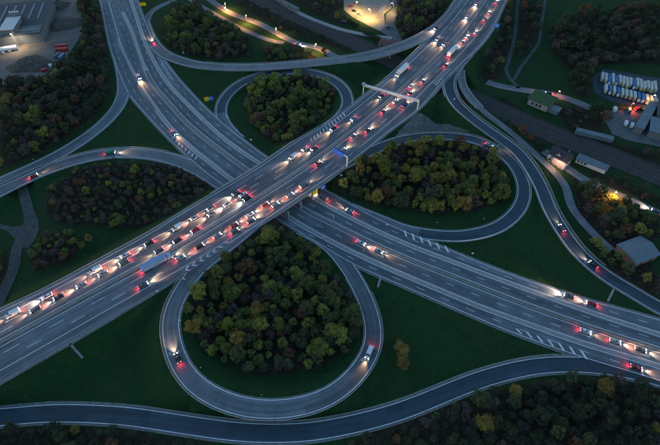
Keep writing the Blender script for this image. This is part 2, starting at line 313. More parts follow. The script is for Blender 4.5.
# woods: outline in the photograph's trace, laid on the ground: name, polygon, spacing, size, palette
WOODS = [
 ('inside the bottom loop', [(268, 216), (292, 222), (310, 242), (325, 266), (345, 287), (355, 307), (358, 330), (350, 350), (325, 362), (290, 372), (260, 374), (225, 362), (197, 340), (190, 310), (205, 282), (228, 258), (247, 236)], 4.9, .86, 'g'),
 ('inside the right loop', [(333, 187), (347, 170), (380, 154), (420, 145), (455, 143), (480, 150), (497, 163), (507, 182), (503, 200), (480, 208), (440, 212), (400, 207), (365, 200)], 5.1, .88, 'y'),
 ('inside the upper left loop', [(247, 92), (268, 80), (303, 78), (326, 86), (336, 98), (328, 115), (312, 130), (297, 142), (285, 148), (262, 134), (247, 114)], 5.0, .82, 'g'),
 ('beside the gravel works', [(0, 86), (30, 80), (54, 74), (70, 62), (84, 42), (80, 0), (97, 0), (101, 30), (108, 70), (109, 92), (96, 112), (66, 136), (33, 153), (0, 168)], 6.2, .9, 'd'),
 ('above the upper slip road', [(165, 24), (176, 8), (198, 4), (222, 20), (246, 38), (252, 55), (220, 58), (185, 53), (164, 42)], 6.2, .9, 'm'),
 ('above the curved slip bridge', [(262, 47), (280, 46), (305, 50), (318, 56), (300, 60), (268, 61)], 6.5, .8, 'm'),
 ('on the left scrubland', [(47, 190), (75, 168), (115, 161), (160, 163), (190, 172), (212, 186), (196, 202), (165, 219), (135, 226), (95, 224), (60, 222), (45, 210)], 4.4, .52, 'b'),
 ('in the left scrub clump', [(27, 247), (50, 231), (72, 233), (80, 242), (68, 262), (32, 268)], 4.4, .52, 'b'),
 ('along the lane at right', [(574, 172), (600, 186), (630, 202), (662, 222), (662, 235), (645, 245), (662, 275), (662, 300), (640, 283), (612, 266), (592, 240), (578, 215)], 6.2, .88, 'm'),
 ('along the bottom edge', [(345, 447), (380, 428), (430, 409), (480, 392), (540, 380), (600, 378), (640, 385), (675, 392), (675, 447)], 5.2, .78, 'n'),
 ('along the bottom left edge', [(-10, 428), (60, 424), (140, 432), (215, 443), (160, 452), (0, 455)], 6.0, .7, 'n'),
 ('beside the lit square', [(398, 0), (452, 0), (440, 17), (422, 32), (402, 38), (396, 22)], 7.5, .95, 'b'),
 ('right of the motorway top', [(508, 8), (513, 20), (507, 55), (498, 78), (482, 76), (483, 62), (496, 42)], 7.0, .7, 'n'),
 ('in the dark park at upper right', [(550, 28), (600, 12), (662, 8), (662, 62), (600, 62), (590, 72), (590, 96), (574, 92), (572, 70), (552, 50)], 7.0, 1.0, 'n'),
 ('between the park paths', [(522, 0), (541, 0), (536, 36), (520, 60), (516, 50), (519, 30)], 8, .8, 'n'),
 ('below the lorry yard', [(560, 106), (600, 104), (607, 118), (602, 136), (590, 138), (566, 128)], 7, .8, 'n'),
 ('above the railway bend', [(500, 94), (520, 104), (530, 116), (552, 124), (548, 128), (520, 116), (500, 108)], 6.5, .55, 'n'),
 ('north of the railway', [(230, -5), (262, 0), (290, 18), (318, 32), (350, 45), (352, 52), (330, 44), (290, 30), (250, 12)], 7.5, .6, 'n'),
 ('behind the railway lane', [(290, -4), (345, -4), (338, 10), (345, 22), (336, 22), (310, 10)], 7.5, .7, 'b'),
 ('by the white houses', [(590, 168), (612, 174), (662, 196), (662, 204), (620, 188), (592, 176)], 6, .6, 'n'),
 ('beyond the railway at far right', [(575, 132), (662, 152), (662, 166), (610, 148), (580, 140)], 7, .6, 'n'),
 ('along the service path', [(490, 110), (522, 127), (549, 145), (541, 151), (512, 131), (492, 117)], 4.6, .45, 'n'),
 ('at the far left edge', [(-6, 245), (5, 250), (8, 275), (-2, 292), (-8, 290)], 5, .6, 'b'),
]
def inpoly(p, poly):
    x, y = p; c = False; n = len(poly)
    for i in range(n):
        (x1, y1), (x2, y2) = poly[i], poly[i-1]
        if (y1 > y) != (y2 > y) and x < (x2-x1)*(y-y1)/(y2-y1)+x1: c = not c
    return c
WP = [[tuple(U(*q, 1.5)) for q in wd[1]] for wd in WOODS]
# grown grid
xe = np.r_[-6000, -3000, -1500, -800, gx, 800, 1500, 3000, 6000]; ye = np.r_[-3000, -1000, -300, gy, 700, 1000, 2000, 4000, 9000]
nx, ny = len(xe), len(ye); Z = np.full((ny, nx), -.15); Z[3:3+len(gy), 4:4+len(gx)] = TZ
XE, YE = np.meshgrid(xe, ye); verts = np.c_[XE.ravel(), YE.ravel(), Z.ravel()]
ii = (np.arange(ny-1)[:, None]*nx+np.arange(nx-1)[None]).ravel(); faces = np.c_[ii, ii+1, ii+nx+1, ii+nx]
me = bpy.data.meshes.new('ground'); me.vertices.add(len(verts)); me.vertices.foreach_set('co', verts.ravel())
me.loops.add(faces.size); me.polygons.add(len(faces)); me.loops.foreach_set('vertex_index', faces.ravel().astype(np.int32)); me.polygons.foreach_set('loop_start', np.arange(0, faces.size, 4, dtype=np.int32))
me.update(); me.polygons.foreach_set('use_smooth', np.ones(len(faces), bool))
litter = np.zeros(len(verts))
for P_ in WP:
    a = np.array(P_); lo, hi = a.min(0), a.max(0)
    for k in np.where((verts[:, 0] > lo[0]) & (verts[:, 0] < hi[0]) & (verts[:, 1] > lo[1]) & (verts[:, 1] < hi[1]))[0]:
        if inpoly(verts[k, :2], P_): litter[k] = 1
grav = np.zeros(len(verts))
for P_ in ():
    a = np.array(P_); lo, hi = a.min(0), a.max(0)
    for k in np.where((verts[:, 0] > lo[0]) & (verts[:, 0] < hi[0]) & (verts[:, 1] > lo[1]) & (verts[:, 1] < hi[1]))[0]:
        if inpoly(verts[k, :2], P_): grav[k] = 1
at = me.attributes.new('gravel', 'FLOAT', 'POINT'); grav[len(grav):] = 0; at.data.foreach_set('value', grav)
at = me.attributes.new('litter', 'FLOAT', 'POINT'); at.data.foreach_set('value', litter)
gm = bpy.data.materials.new('meadow'); gm.use_nodes = True; N = gm.node_tree.nodes; L = gm.node_tree.links; b = N['Principled BSDF']; b.inputs['Roughness'].default_value = .95; b.inputs['Specular IOR Level'].default_value = .1
geo = N.new('ShaderNodeNewGeometry')
def noise(sc, d=6, rr=.6):
    t = N.new('ShaderNodeTexNoise'); t.inputs['Scale'].default_value = sc; t.inputs['Detail'].default_value = d; t.inputs['Roughness'].default_value = rr; L.new(geo.outputs['Position'], t.inputs['Vector'])
    m = N.new('ShaderNodeMapRange'); m.inputs['From Min'].default_value = .35; m.inputs['From Max'].default_value = .65; L.new(t.outputs['Fac'], m.inputs['Value']); return m.outputs[0]
def mix(f, a, c):
    m = N.new('ShaderNodeMix'); m.data_type = 'RGBA'; L.new(f, m.inputs['Factor'])
    for k, q in (('A', a), ('B', c)):
        if isinstance(q, tuple): m.inputs[k].default_value = (*q, 1)
        else: L.new(q, m.inputs[k])
    return m.outputs['Result']
g1 = mix(noise(.03), (.006, .034, .012), (.017, .056, .017)); g2 = mix(noise(.25, 10, .75), g1, (.026, .060, .019))
mf = N.new('ShaderNodeMath'); mf.operation = 'MULTIPLY'; mf.inputs[1].default_value = .5; L.new(noise(.9, 4), mf.inputs[0]); g3 = mix(mf.outputs[0], g2, (.008, .026, .008))
dn = N.new('ShaderNodeTexNoise'); dn.inputs['Scale'].default_value = .05; dn.inputs['Detail'].default_value = 9; dn.inputs['Roughness'].default_value = .72; L.new(geo.outputs['Position'], dn.inputs['Vector'])
dr = N.new('ShaderNodeMapRange'); dr.inputs['From Min'].default_value = .54; dr.inputs['From Max'].default_value = .68; dr.inputs['To Max'].default_value = .4; L.new(dn.outputs['Fac'], dr.inputs['Value']); g3 = mix(dr.outputs[0], g3, (.038, .050, .022))
la = N.new('ShaderNodeAttribute'); la.attribute_name = 'litter'; g4 = mix(la.outputs['Fac'], g3, mix(noise(.4), (.022, .020, .012), (.040, .032, .020)))
ga = N.new('ShaderNodeAttribute'); ga.attribute_name = 'gravel'; gn = N.new('ShaderNodeMath'); gn.operation = 'MULTIPLY'; L.new(ga.outputs['Fac'], gn.inputs[0]); gn.inputs[1].default_value = .85
g4 = mix(gn.outputs[0], g4, mix(noise(.5), (.07, .075, .07), (.13, .13, .125)))
L.new(g4, b.inputs['Base Color'])
bt = N.new('ShaderNodeTexNoise'); bt.inputs['Scale'].default_value = 1.6; bt.inputs['Detail'].default_value = 6; L.new(geo.outputs['Position'], bt.inputs['Vector'])
bp = N.new('ShaderNodeBump'); bp.inputs['Strength'].default_value = .8; bp.inputs['Distance'].default_value = .5; L.new(bt.outputs['Fac'], bp.inputs['Height']); L.new(bp.outputs[0], b.inputs['Normal'])
me.materials.append(gm); tag(link(bpy.data.objects.new('ground', me)), kind='structure')

# ---------------------------------------------------------------- road surfaces
ribbon('motorway_upper', A, A.L, A.Rr, ASPH, 0, div=6)
ribbon('motorway_lower', B, B.L, B.Rr, ASPH, 0, div=6)
def widen(r, k=0): return r.L+k, r.Rr-k
for k, (r, m, nm) in enumerate(((R1, ASPH, 'loop_ramp'), (R4, ASPH, 'slip_road'), (R5, ASPH, 'slip_road'), (R6, ASPH_OLD, 'slip_road'), (R8, ASPH_NEW, 'slip_road'), (R7, ASPH_NEW, 'slip_road'))):
    ribbon(nm, r, r.L, r.Rr, m, -.02-.012*k, div=3)
def idx(r, px, py, z=0): return r.near(U(px, py, z))[0]
i2 = idx(R2, 418, 232); i3 = idx(R3, 221.5, 113)
ribbon('loop_ramp', R2, R2.L, R2.Rr, ASPH_NEW, -.024, 0, i2, div=3); ribbon('loop_ramp', R2, R2.L, R2.Rr, ASPH, -.024, i2, None, div=3)
i3b = idx(R3, 345, 108, 7)
ribbon('loop_ramp', R3, R3.L, R3.Rr, ASPH, -.036, 0, i3, div=3); ribbon('loop_ramp', R3, R3.L, R3.Rr, ASPH_NEW, -.036, i3, None, div=3)
for r, m, nm, dz in ((SVC, ASPH_OLD, 'service_path', -.10), (T1, ASPH_OLD, 'street', -.01), (T1b, ASPH_OLD, 'street', -.018), (RLP, CONC, 'railway_path', -.01), (T2, ASPH_OLD, 'lane', -.01), (T3, ASPH_OLD, 'park_road', -.02), (PJ, ASPH, 'side_road', -.09), (F1p, PATHG, 'footpath', -.02), (F2p, PATHG, 'footpath', -.03), (F3p, PATHG, 'footpath', -.02)):
    ribbon(nm, r, r.L, r.Rr, m, dz, div=2)
ribbon('railway_bed', RAIL, RAIL.L, RAIL.Rr, BALLAST, -.04, div=4)
for o_ in (-7, -3.2, .6, 4.6):
    mb = MB()
    for g in (-.72, .72):
        v = [RAIL.at(i, o_+g, .1) for i in range(RAIL.n)]
        for p, q in zip(v[:-1], v[1:]): mb.tube(p, q, .07, n=4, cap=False)
    tag(mb.build('railway_track', RAILM), kind='structure')

def draped(name, px, m, lift=.16, st=.45, kind='structure'):
    poly = []
    for q in px:
        z = 0.
        for _ in range(6): z = .5*z+.5*ground(*U(*q, z))
        poly.append(tuple(U(*q, z)))
    a = np.array(poly); lo, hi = a.min(0), a.max(0); nx_, ny_ = int((hi[0]-lo[0])/st)+2, int((hi[1]-lo[1])/st)+2; v = []; ids_ = {}; f = []
    def vid(i, j):
        if (i, j) not in ids_: x, y = lo[0]+i*st, lo[1]+j*st; ids_[(i, j)] = len(v); v.append((x, y, ground(x, y)+lift))
        return ids_[(i, j)]
    for i in range(nx_):
        for j in range(ny_):
            if inpoly((lo[0]+(i+.5)*st, lo[1]+(j+.5)*st), poly): f.append((vid(i, j), vid(i+1, j), vid(i+1, j+1), vid(i, j+1)))
    return tag(mesh(name, v, f, m), kind=kind)
draped('gravel_area', [(394, 140), (399, 131), (408, 122), (415, 115), (420, 113), (428, 118), (446, 124), (462, 129), (470, 132), (455, 131.5), (430, 131), (410, 134)], GRAVEL)
draped('gravel_area', [(21, 190), (30, 198), (33, 208), (38, 220), (39, 232), (34, 242), (27, 250), (20, 246), (14, 238), (8, 232), (0, 228), (0, 224), (12, 227), (22, 226), (26, 218), (24, 205)], PATHG)
for q_ in (idx(A, 268, 187, 7), idx(A, 335, 152, 7)): ribbon('expansion_joint', A, A.L-.3, A.Rr+.3, RAILM, .012, q_, q_+1) if False else None
def patch(name, px, m, dz=0., z=0., kind='structure', div=0):
    pts = [U(*q, z) for q in px]; return tag(MB().poly([(p[0], p[1], z+dz) for p in pts]).build(name, m), kind=kind)

# ---------------------------------------------------------------- painted markings
def marks(name, r, items, dz=.006):
    """items: (offset|array, width, i0, i1, dash or None, gap)"""
    v = []; f = []
    for off, wd, i0, i1, dash, gap in items:
        i1 = r.n-1 if i1 is None else i1; o = off if hasattr(off, '__len__') else None
        per = (dash+gap)/r.ds if dash else 2.; ln = dash/r.ds if dash else 2.; s = float(i0)
        while s < i1-.01:
            e = min(s+ln, i1); cuts = [s]+[c for c in range(int(s)+1, int(math.ceil(e)))]+[e]
            for a_, b_ in zip(cuts[:-1], cuts[1:]):
                oa = o[int(a_)] if o is not None else off; ob = o[min(int(round(b_)), r.n-1)] if o is not None else off
                b0 = len(v); v += [r.at(a_, oa-wd/2, dz), r.at(a_, oa+wd/2, dz), r.at(b_, ob+wd/2, dz), r.at(b_, ob-wd/2, dz)]; f.append((b0, b0+3, b0+2, b0+1))
            s += per
    return tag(mesh(name, v, f, PAINT), kind='structure')
ia, ib = idx(A, 178, 247, 7), idx(A, 345, 137, 7); ic = idx(A, 401, 90, 7)
nwedge = A.L-np.where(A.L > 15.5, np.minimum(A.L-12.5, 4.0), 3.0)
nwsolid = np.full(A.n, 12.5); nwsolid[idx(A, 410, 82, 7):] = np.minimum(12.5, A.L[idx(A, 410, 82, 7):]-1.2)
ig = idx(A, 232, 216, 7)
W = .3
marks('lane_marking', A, [(1.75, W, 0, None, None, 0), (-1.75, W, 0, None, None, 0), (5.3, .24, 0, None, 6, 12), (8.9, .24, 2, ib+0, 6, 12), (8.9, .24, ib, None, 6, 12), (-5.3, .24, 0, None, 6, 12), (-8.9, .24, 4, None, 6, 12),
     (12.5, W, 0, ig, None, 0), (12.5, .24, ig, ib, 6, 6), (nwsolid, W, ib, None, None, 0),
     (A.L-1.0, W, 0, None, None, 0),
     (-12.5, W, 0, idx(A, 215, 226, 7), None, 0), (-12.5, .24, idx(A, 215, 226, 7), ib, 6, 6), (-12.7, W, ib, None, None, 0), (A.Rr+.9, W, idx(A, 215, 226, 7), None, None, 0)])
gS1, gS2 = idx(B, 128, 92), idx(B, 560, 342)
marks('lane_marking', B, [(1.5, .32, 0, None, None, 0), (-1.5, .32, 0, None, None, 0), (4.95, .22, 0, None, 4, 8), (-4.95, .22, 0, None, 4, 8),
     (B.sN-1.15, .4, 0, None, None, 0), (B.sN+1.15, .4, 0, None, None, 0), (B.sS+1.15, .4, 0, None, None, 0), (B.sS-1.15, .4, idx(B, 160, 108), None, None, 0),
     ((B.sN+B.L)/2+.3, .22, 0, None, 4, 8), ((B.sS+B.Rr)/2-.3, .22, 0, None, 4, 8), (B.L-.5, W, 0, None, None, 0), (B.Rr+.5, W, 0, gS1, None, 0), (B.Rr+.5, W, gS1+2, None, None, 0)])
for r, zz in ((R1, .004), (R2, .002), (R3, .002), (R4, 0), (R5, 0), (R6, 0), (R8, 0), (R7, 0)):
    marks('edge_line', r, [(r.L-.35, .3, 0, None, None, 0), (r.Rr+.35, .3, 0, None, None, 0)], dz={id(R1): -.012, id(R2): -.014, id(R3): -.026, id(R4): -.024, id(R5): -.036, id(R6): -.048, id(R8): -.060, id(R7): -.072}[id(r)])
def bars(r, i0, i1, o0, o1, o0e, o1e, step, wd=.9, skew=2.2, dz=.01, chev=False):
    v = []; f = []; s = i0
    while s < i1:
        t = (s-i0)/(i1-i0); a, b_ = o0+(o0e-o0)*t, o1+(o1e-o1)*t; k = wd/r.ds; sk = skew/r.ds; c = len(v)
        if chev and abs(b_-a) > 1.6:
            m_ = (a+b_)/2
            v += [r.at(s, a, dz), r.at(s+k, a, dz), r.at(s+k+sk, m_, dz), r.at(s+sk, m_, dz), r.at(s, b_, dz), r.at(s+k, b_, dz)]
            f += [(c, c+1, c+2, c+3), (c+3, c+2, c+5, c+4)]
        else:
            v += [r.at(s, a, dz), r.at(s+k, a, dz), r.at(s+k+sk, b_, dz), r.at(s+sk, b_, dz)]; f.append((c, c+1, c+2, c+3))
        s += step/r.ds
    return tag(mesh('hatched_marking', v, f, PAINT), kind='structure')
# gore of the bottom loop, of the right loop, of the upper left loop, of the lower ramps
bars(A, idx(A, 176, 250, 7), idx(A, 214, 227, 7), -16.2, -13.1, -14.2, -13.1, 3.6, chev=True, skew=-1.6)
bars(B, idx(B, 396, 253), idx(B, 440, 272), 12.8, 16.2, 13.2, 16.4, 4.6, wd=1.1, skew=-2.6)
bars(A, idx(A, 328, 151, 7), idx(A, 362, 124, 7), 13.3, 15.2, 13.3, 17.0, 3.0, wd=.8, skew=1.8)
bars(A, idx(A, 432, 84, 7), idx(A, 447, 67, 7), -17.5, -14.0, -15.6, -14, 2.6, wd=.7, skew=1.6)
bars(B, idx(B, 520, 303), idx(B, 590, 328), -14.0, -15.8, -12.8, -16.2, 4.4, wd=1.1, skew=2.4)
bars(B, idx(B, 137, 47), idx(B, 153, 83), 12.6, 13.6, 12.6, 15.0, 3.0, wd=.6, skew=1.2)
bars(B, idx(B, 192, 127), idx(B, 218, 148), -14.2, -15.4, -13.2, -16.2, 3.6, wd=.8, skew=1.6)
bars(B, idx(B, 122, 12), idx(B, 146, 70), -1.1, 1.9, -1.1, 1.2, 1.7, wd=.75, skew=.8, dz=.16)

# raised medians and separators
ribbon('median_strip', A, .85, -.85, VERGE, .10, thick=.25)
MD = .9+np.clip((idx(B, 150, 78)-np.arange(B.n))/20., 0, 1)*1.2
ribbon('median_strip', B, MD, -MD, VERGE, .10, thick=.25)
ribbon('separator_strip', B, B.sN+.8, B.sN-.8, CONC, .10, thick=.25)
ribbon('separator_strip', B, B.sS+.7, B.sS-.7, CONC, .10, i0=idx(B, 119, 38), thick=.25)
for r, side, w_, i0, i1 in ((R1, 1, .6, 8, None), (R1, -1, .6, 20, None), (R2, 1, .6, 12, None), (R2, -1, .8, 0, None), (R3, 1, 1.0, 4, None), (R3, -1, .7, 4, None), (R4, 1, 1.2, 0, None), (R4, -1, .8, 0, None), (R5, 1, .8, 0, None), (R5, -1, .8, 0, None), (R8, 1, 1.0, 0, None), (R8, -1, .8, 0, None), (R6, 1, 1.2, 0, None), (R6, -1, 1.0, 0, None), (R7, -1, .8, 0, None), (R7, 1, .8, 0, None)):
    e = r.L if side > 0 else r.Rr
    ribbon('verge_strip', r, e+side*w_, e-side*.02, VERGE, -.12, i0, i1, div=1)
ribbon('verge_strip', A, A.L+1.1, A.L-.02, VERGE, -.1); ribbon('verge_strip', A, A.Rr+.02, A.Rr-1.1, VERGE, -.1)
ribbon('verge_strip', B, B.L+1.0, B.L-.02, VERGE, -.1); ribbon('verge_strip', B, B.Rr+.02, B.Rr-1.0, VERGE, -.1)

# ---------------------------------------------------------------- guardrails
def guardrail(r, off, label, i0=0, i1=None, group='steel guardrails'):
    i1 = r.n-1 if i1 is None else i1
    g = lambda i: off[i] if hasattr(off, '__len__') else off
    c = r.at(i0, g(i0)); t = empty('guardrail', c, 0, label, 'guardrail', group)
    mb = MB(); mp = MB(); prof = [(-.04, .48), (.05, .53), (-.02, .63), (.05, .73), (-.04, .80)]
    pts = [[tuple(np.array(r.at(i, g(i)+a, z))-np.array(c)) for a, z in prof] for i in range(i0, i1+1)]
    n = len(prof)
    for P_ in pts: mb.v += P_
    for k in range(len(pts)-1):
        for j in range(n-1): mb.f.append((k*n+j, k*n+j+1, (k+1)*n+j+1, (k+1)*n+j))
    mb.build('rail', STEEL, t)
    for i in range(i0, i1+1, 2):
        p = np.array(r.at(i, g(i)))-np.array(c); mp.box(-.05, .05, -.05, .05, -.25, .7, o=p)
    tag(mp.build('post_row', STEEL, t), kind='stuff')
guardrail(A, 0., 'long steel guardrail on the median of the upper motorway')
guardrail(A, A.L+.3, 'steel guardrail on the far side of the upper motorway')
guardrail(A, A.Rr-.3, 'steel guardrail on the near side of the upper motorway beside the bottom loop')
guardrail(B, MD*.6, 'steel guardrail on the far edge of the lower motorway median')
guardrail(B, -MD*.6, 'steel guardrail on the near edge of the lower motorway median')
guardrail(B, B.sN, 'steel guardrail on the pale strip beyond the median of the lower motorway')
guardrail(B, B.sS, 'steel guardrail on the pale strip nearer than the median of the lower motorway', idx(B, 122, 50))
guardrail(R1, R1.L+.7, 'curved guardrail round the outer edge of the bottom loop ramp', 26, R1.n-16)
guardrail(R2, R2.L+.4, 'curved guardrail round the outer edge of the right loop ramp', 40, R2.n-28)
guardrail(R3, R3.L+.6, 'curved guardrail round the outer edge of the upper left loop ramp', 14, R3.n-46)
guardrail(R4, R4.L+.7, 'guardrail on the upper edge of the slip road at the left', 0, idx(R4, 165, 156))
guardrail(R6, R6.L+.6, 'guardrail on the upper edge of the curved slip bridge', idx(R6, 206, 66), idx(R6, 437, 28, 7)); guardrail(R6, R6.Rr-.6, 'guardrail on the lower edge of the curved slip bridge', idx(R6, 206, 66), idx(R6, 405, 45, 7))
guardrail(R7, R7.L+1.0, 'guardrail beside the dark lane of the right hand slip road', 8, idx(R7, 600, 272)); guardrail(R7, R7.Rr-.5, 'guardrail on the meadow side of the right hand slip road', 34, idx(R7, 600, 272))
guardrail(R8, R8.L+.7, 'guardrail on the meadow side of the bottom slip road', idx(R8, 130, 415), idx(R8, 560, 362))

# ---------------------------------------------------------------- bridges
def runs(r):
    o = []; i = 0
    while i < r.n:
        if r.bridge[i]:
            j = i
            while j+1 < r.n and r.bridge[j+1]: j += 1
            if j-i > 3: o.append((max(0, i-3), min(r.n-1, j+3)))
            i = j
        i += 1
    return o
def bridge(r, i0, i1, label, piers, depth=1.5, ed=1.1):
    c = (*r.C[(i0+i1)//2], 0.); t = empty('road_bridge', c, 0, label, 'bridge'); n = i1-i0+1
    def strip(name, pf, m):   # closed cross section swept: pf(i) -> list of (off, z)
        v = []; f = []
        for i in range(i0, i1+1):
            pr = pf(i); k = len(pr); v += [tuple(np.array(r.at(i, o_, z))-np.array(c)) for o_, z in pr]
        for s in range(n-1):
            for j in range(k): f.append((s*k+j, s*k+(j+1) % k, (s+1)*k+(j+1) % k, (s+1)*k+j))
        f += [tuple(range(k)), tuple(range((n-1)*k+k-1, (n-1)*k-1, -1))]; mesh(name, v, f, m, t)
    strip('deck', lambda i: [(r.L[i]+ed, -.16), (r.L[i]+ed, -.6), (r.L[i]-1.5, -depth), (r.Rr[i]+1.5, -depth), (r.Rr[i]-ed, -.6), (r.Rr[i]-ed, -.16)], CONC)
    strip('parapet', lambda i: [(r.L[i]+ed+.2, -.7), (r.L[i]+ed+.2, .35), (r.L[i]+ed-.1, .35), (r.L[i]+ed-.1, -.7)], CONC)
    strip('parapet', lambda i: [(r.Rr[i]-ed+.1, -.7), (r.Rr[i]-ed+.1, .35), (r.Rr[i]-ed-.2, .35), (r.Rr[i]-ed-.2, -.7)], CONC)
    for p in piers: MB().tube((p[0]-c[0], p[1]-c[1], -.3), (p[0]-c[0], p[1]-c[1], r.Z[i0]-depth-.01), .65, n=14).build('pier', CONC, t, sm=False)
    for k, ii_ in enumerate((i0+1, i1-1)):
        a = math.atan2(r.T[ii_][1], r.T[ii_][0]); q = r.C[ii_]-np.array(c[:2])
        MB().box(-.5, .5, r.Rr[ii_]-.6, r.L[ii_]+.6, r.Z[ii_]-depth-2.6, r.Z[ii_]-depth-.01, rot=a, o=(q[0], q[1], 0)).build('abutment', CONC, t)
for (i0, i1) in runs(A):
    if A.C[(i0+i1)//2][1] < 230:
        ps = []
        for o_ in (0., float(np.interp(0, [0], [9.2])), -9.6):
            for a_ in (-14, -7, 0, 7.5, 15.5):
                # along B's line at this offset, spread across the deck's width
                j, _, _ = B.near(A.C[(i0+i1)//2]); q = B.C[j]+B.T[j]*a_*1.06+B.N[j]*o_; ps.append(q)
        bridge(A, i0, i1, 'wide concrete motorway bridge over the lower motorway with blue and yellow signs on its side', ps)
    else:
        q = [A.C[i]+A.N[i]*o_ for i in (i0+6, i1-6) for o_ in (-15, -6, 6)]
        bridge(A, i0, i1, 'concrete motorway bridge over the railway at the top', q)
for (i0, i1) in runs(R6): bridge(R6, i0, i1, 'narrow curved concrete slip road bridge over the railway', [R6.C[i] for i in range(i0+5, i1-8, 11)], 1.2)
for (i0, i1) in runs(SVC): bridge(SVC, i0, i1, 'narrow concrete bridge of the service path beside the right hand slip road', [], 1.0, .25)
for (i0, i1) in runs(R7): bridge(R7, i0, i1, 'short concrete bridge where the right hand slip road leaves the motorway', [R7.C[(i0+i1)//2]], 1.2)

# ---------------------------------------------------------------- trees
def crown_data(seed, rad, hgt, base, nblob, nleaf, leaf, sparse=0, cone=False):
    g = np.random.default_rng(seed); blobs = []
    for k in range(nblob):
        if cone:
            t = g.random(); rr = rad*(1-t)*.75; a = g.random()*6.28; blobs.append((rr*math.cos(a), rr*math.sin(a), base+t*(hgt-base)*.95, rad*(.42-.25*t)))
        else:
            a = g.random()*6.28; ph = g.random(); rr = rad*(.25+.5*math.sqrt(g.random())); zz = base+(hgt-base)*(.2+.62*ph)
            rr *= math.sqrt(max(.15, 1-(max(0, ph-.35)/.8)**2)); blobs.append((rr*math.cos(a), rr*math.sin(a), zz, rad*(.15+.30*g.random()**1.5)))
    bl = np.array(blobs); k = g.integers(0, len(bl), nleaf); d = g.normal(size=(nleaf, 3)); d /= np.linalg.norm(d, axis=1)[:, None]
    r = bl[k, 3:4]*(.45+.8*g.random((nleaf, 1))**.8)
    c = bl[k, :3]+d*r*np.array([1, 1, .8]); c[:, 2] = np.maximum(c[:, 2], base*.6)
    n = d+g.normal(size=(nleaf, 3))*.55+np.array([0, 0, .35]); n /= np.linalg.norm(n, axis=1)[:, None]
    u = np.cross(n, g.normal(size=(nleaf, 3))); u /= np.linalg.norm(u, axis=1)[:, None]; w_ = np.cross(n, u); s = leaf*(.55+.8*g.random((nleaf, 1)))
    q = np.stack([c-u*s, c+w_*s*.7, c+u*s, c-w_*s*.7], 1)
    return q.reshape(-1, 3), bl
def quads_mesh(name, v, m):
    me = bpy.data.meshes.new(name); nf = len(v)//4; me.vertices.add(len(v)); me.vertices.foreach_set('co', v.astype(np.float32).ravel())
    me.loops.add(len(v)); me.polygons.add(nf); me.loops.foreach_set('vertex_index', np.arange(len(v), dtype=np.int32)); me.polygons.foreach_set('loop_start', np.arange(0, len(v), 4, dtype=np.int32))
    me.update(); me.materials.append(m); return me
TRUNKS, CROWNS, BL = [], {}, []
SH = [(3.6, 8.8, 1.2, 34, 3600), (2.8, 10.6, 1.6, 28, 3000), (4.3, 8.0, 1.0, 40, 4200), (3.3, 7.0, .9, 24, 2800), (3.9, 9.6, 1.4, 22, 3300), (3.0, 8.2, 1.0, 18, 2400)]
for k, (rad, h, base, nb, nl) in enumerate(SH):
    v, bl = crown_data(50+k, rad, h, base, nb, nl, .21); BL.append(bl); CROWNS[k] = v
    mb = MB(); mb.tube((0, 0, -.5), (.1, .05, h*.5), .24, .13, 7); mb.tube((.1, .05, h*.5), (0, .2, h*.82), .13, .04, 6)
    for q in bl[::3]: mb.tube((.05, .03, h*.3), tuple(q[:3]), .09, .03, 5, cap=False)
    o = mb.build('trunk', BARK); TRUNKS.append(o.data); bpy.data.objects.remove(o)
CM = {}
def crown_mesh(k, pal):
    if (k, pal) not in CM:
        v = CROWNS[k]
        if pal == 'brown half-bare': v = v.reshape(-1, 4, 3)[::2]; c = v.mean(1, keepdims=True); v = (c+(v-c)*.85).reshape(-1, 3)
        CM[(k, pal)] = quads_mesh('crown', v, LEAF[pal])
    return CM[(k, pal)]
PAL = {'g': (('dark green', .26), ('mid green', .26), ('yellow-green', .28), ('golden', .05), ('russet', .03), ('brown half-bare', .14)),
       'y': (('dark green', .18), ('mid green', .15), ('yellow-green', .22), ('golden', .24), ('russet', .06), ('brown half-bare', .15)),
       'd': (('deep green', .48), ('dark green', .10), ('yellow-green', .03), ('golden', .03), ('russet', .08), ('brown half-bare', .28)),
       'm': (('deep green', .2), ('dark green', .3), ('mid green', .22), ('yellow-green', .10), ('golden', .05), ('russet', .06), ('brown half-bare', .15)),
       'b': (('dark green', .22), ('mid green', .10), ('yellow-green', .10), ('golden', .04), ('russet', .10), ('brown half-bare', .44)),
       'n': (('deep green', .60), ('dark green', .10), ('golden', .01), ('russet', .04), ('brown half-bare', .25))}
allr = ELEV+GROUNDR
RC = np.vstack([r.C for r in allr]); RW = np.concatenate([np.maximum(r.L, -r.Rr) for r in allr])
spots = []; EXC = [(*U(x_, y_), r_) for x_, y_, r_ in ((644, 259, 14), (594, 136, 12), (588, 137, 9), (601, 140, 9), (31, 65, 17), (62, 50, 9), (62, 57, 7), (554, 160, 9), (567, 162, 8), (585, 165, 9), (598, 170, 9), (388, 47, 9), (536, 103, 14), (552, 110, 9))]
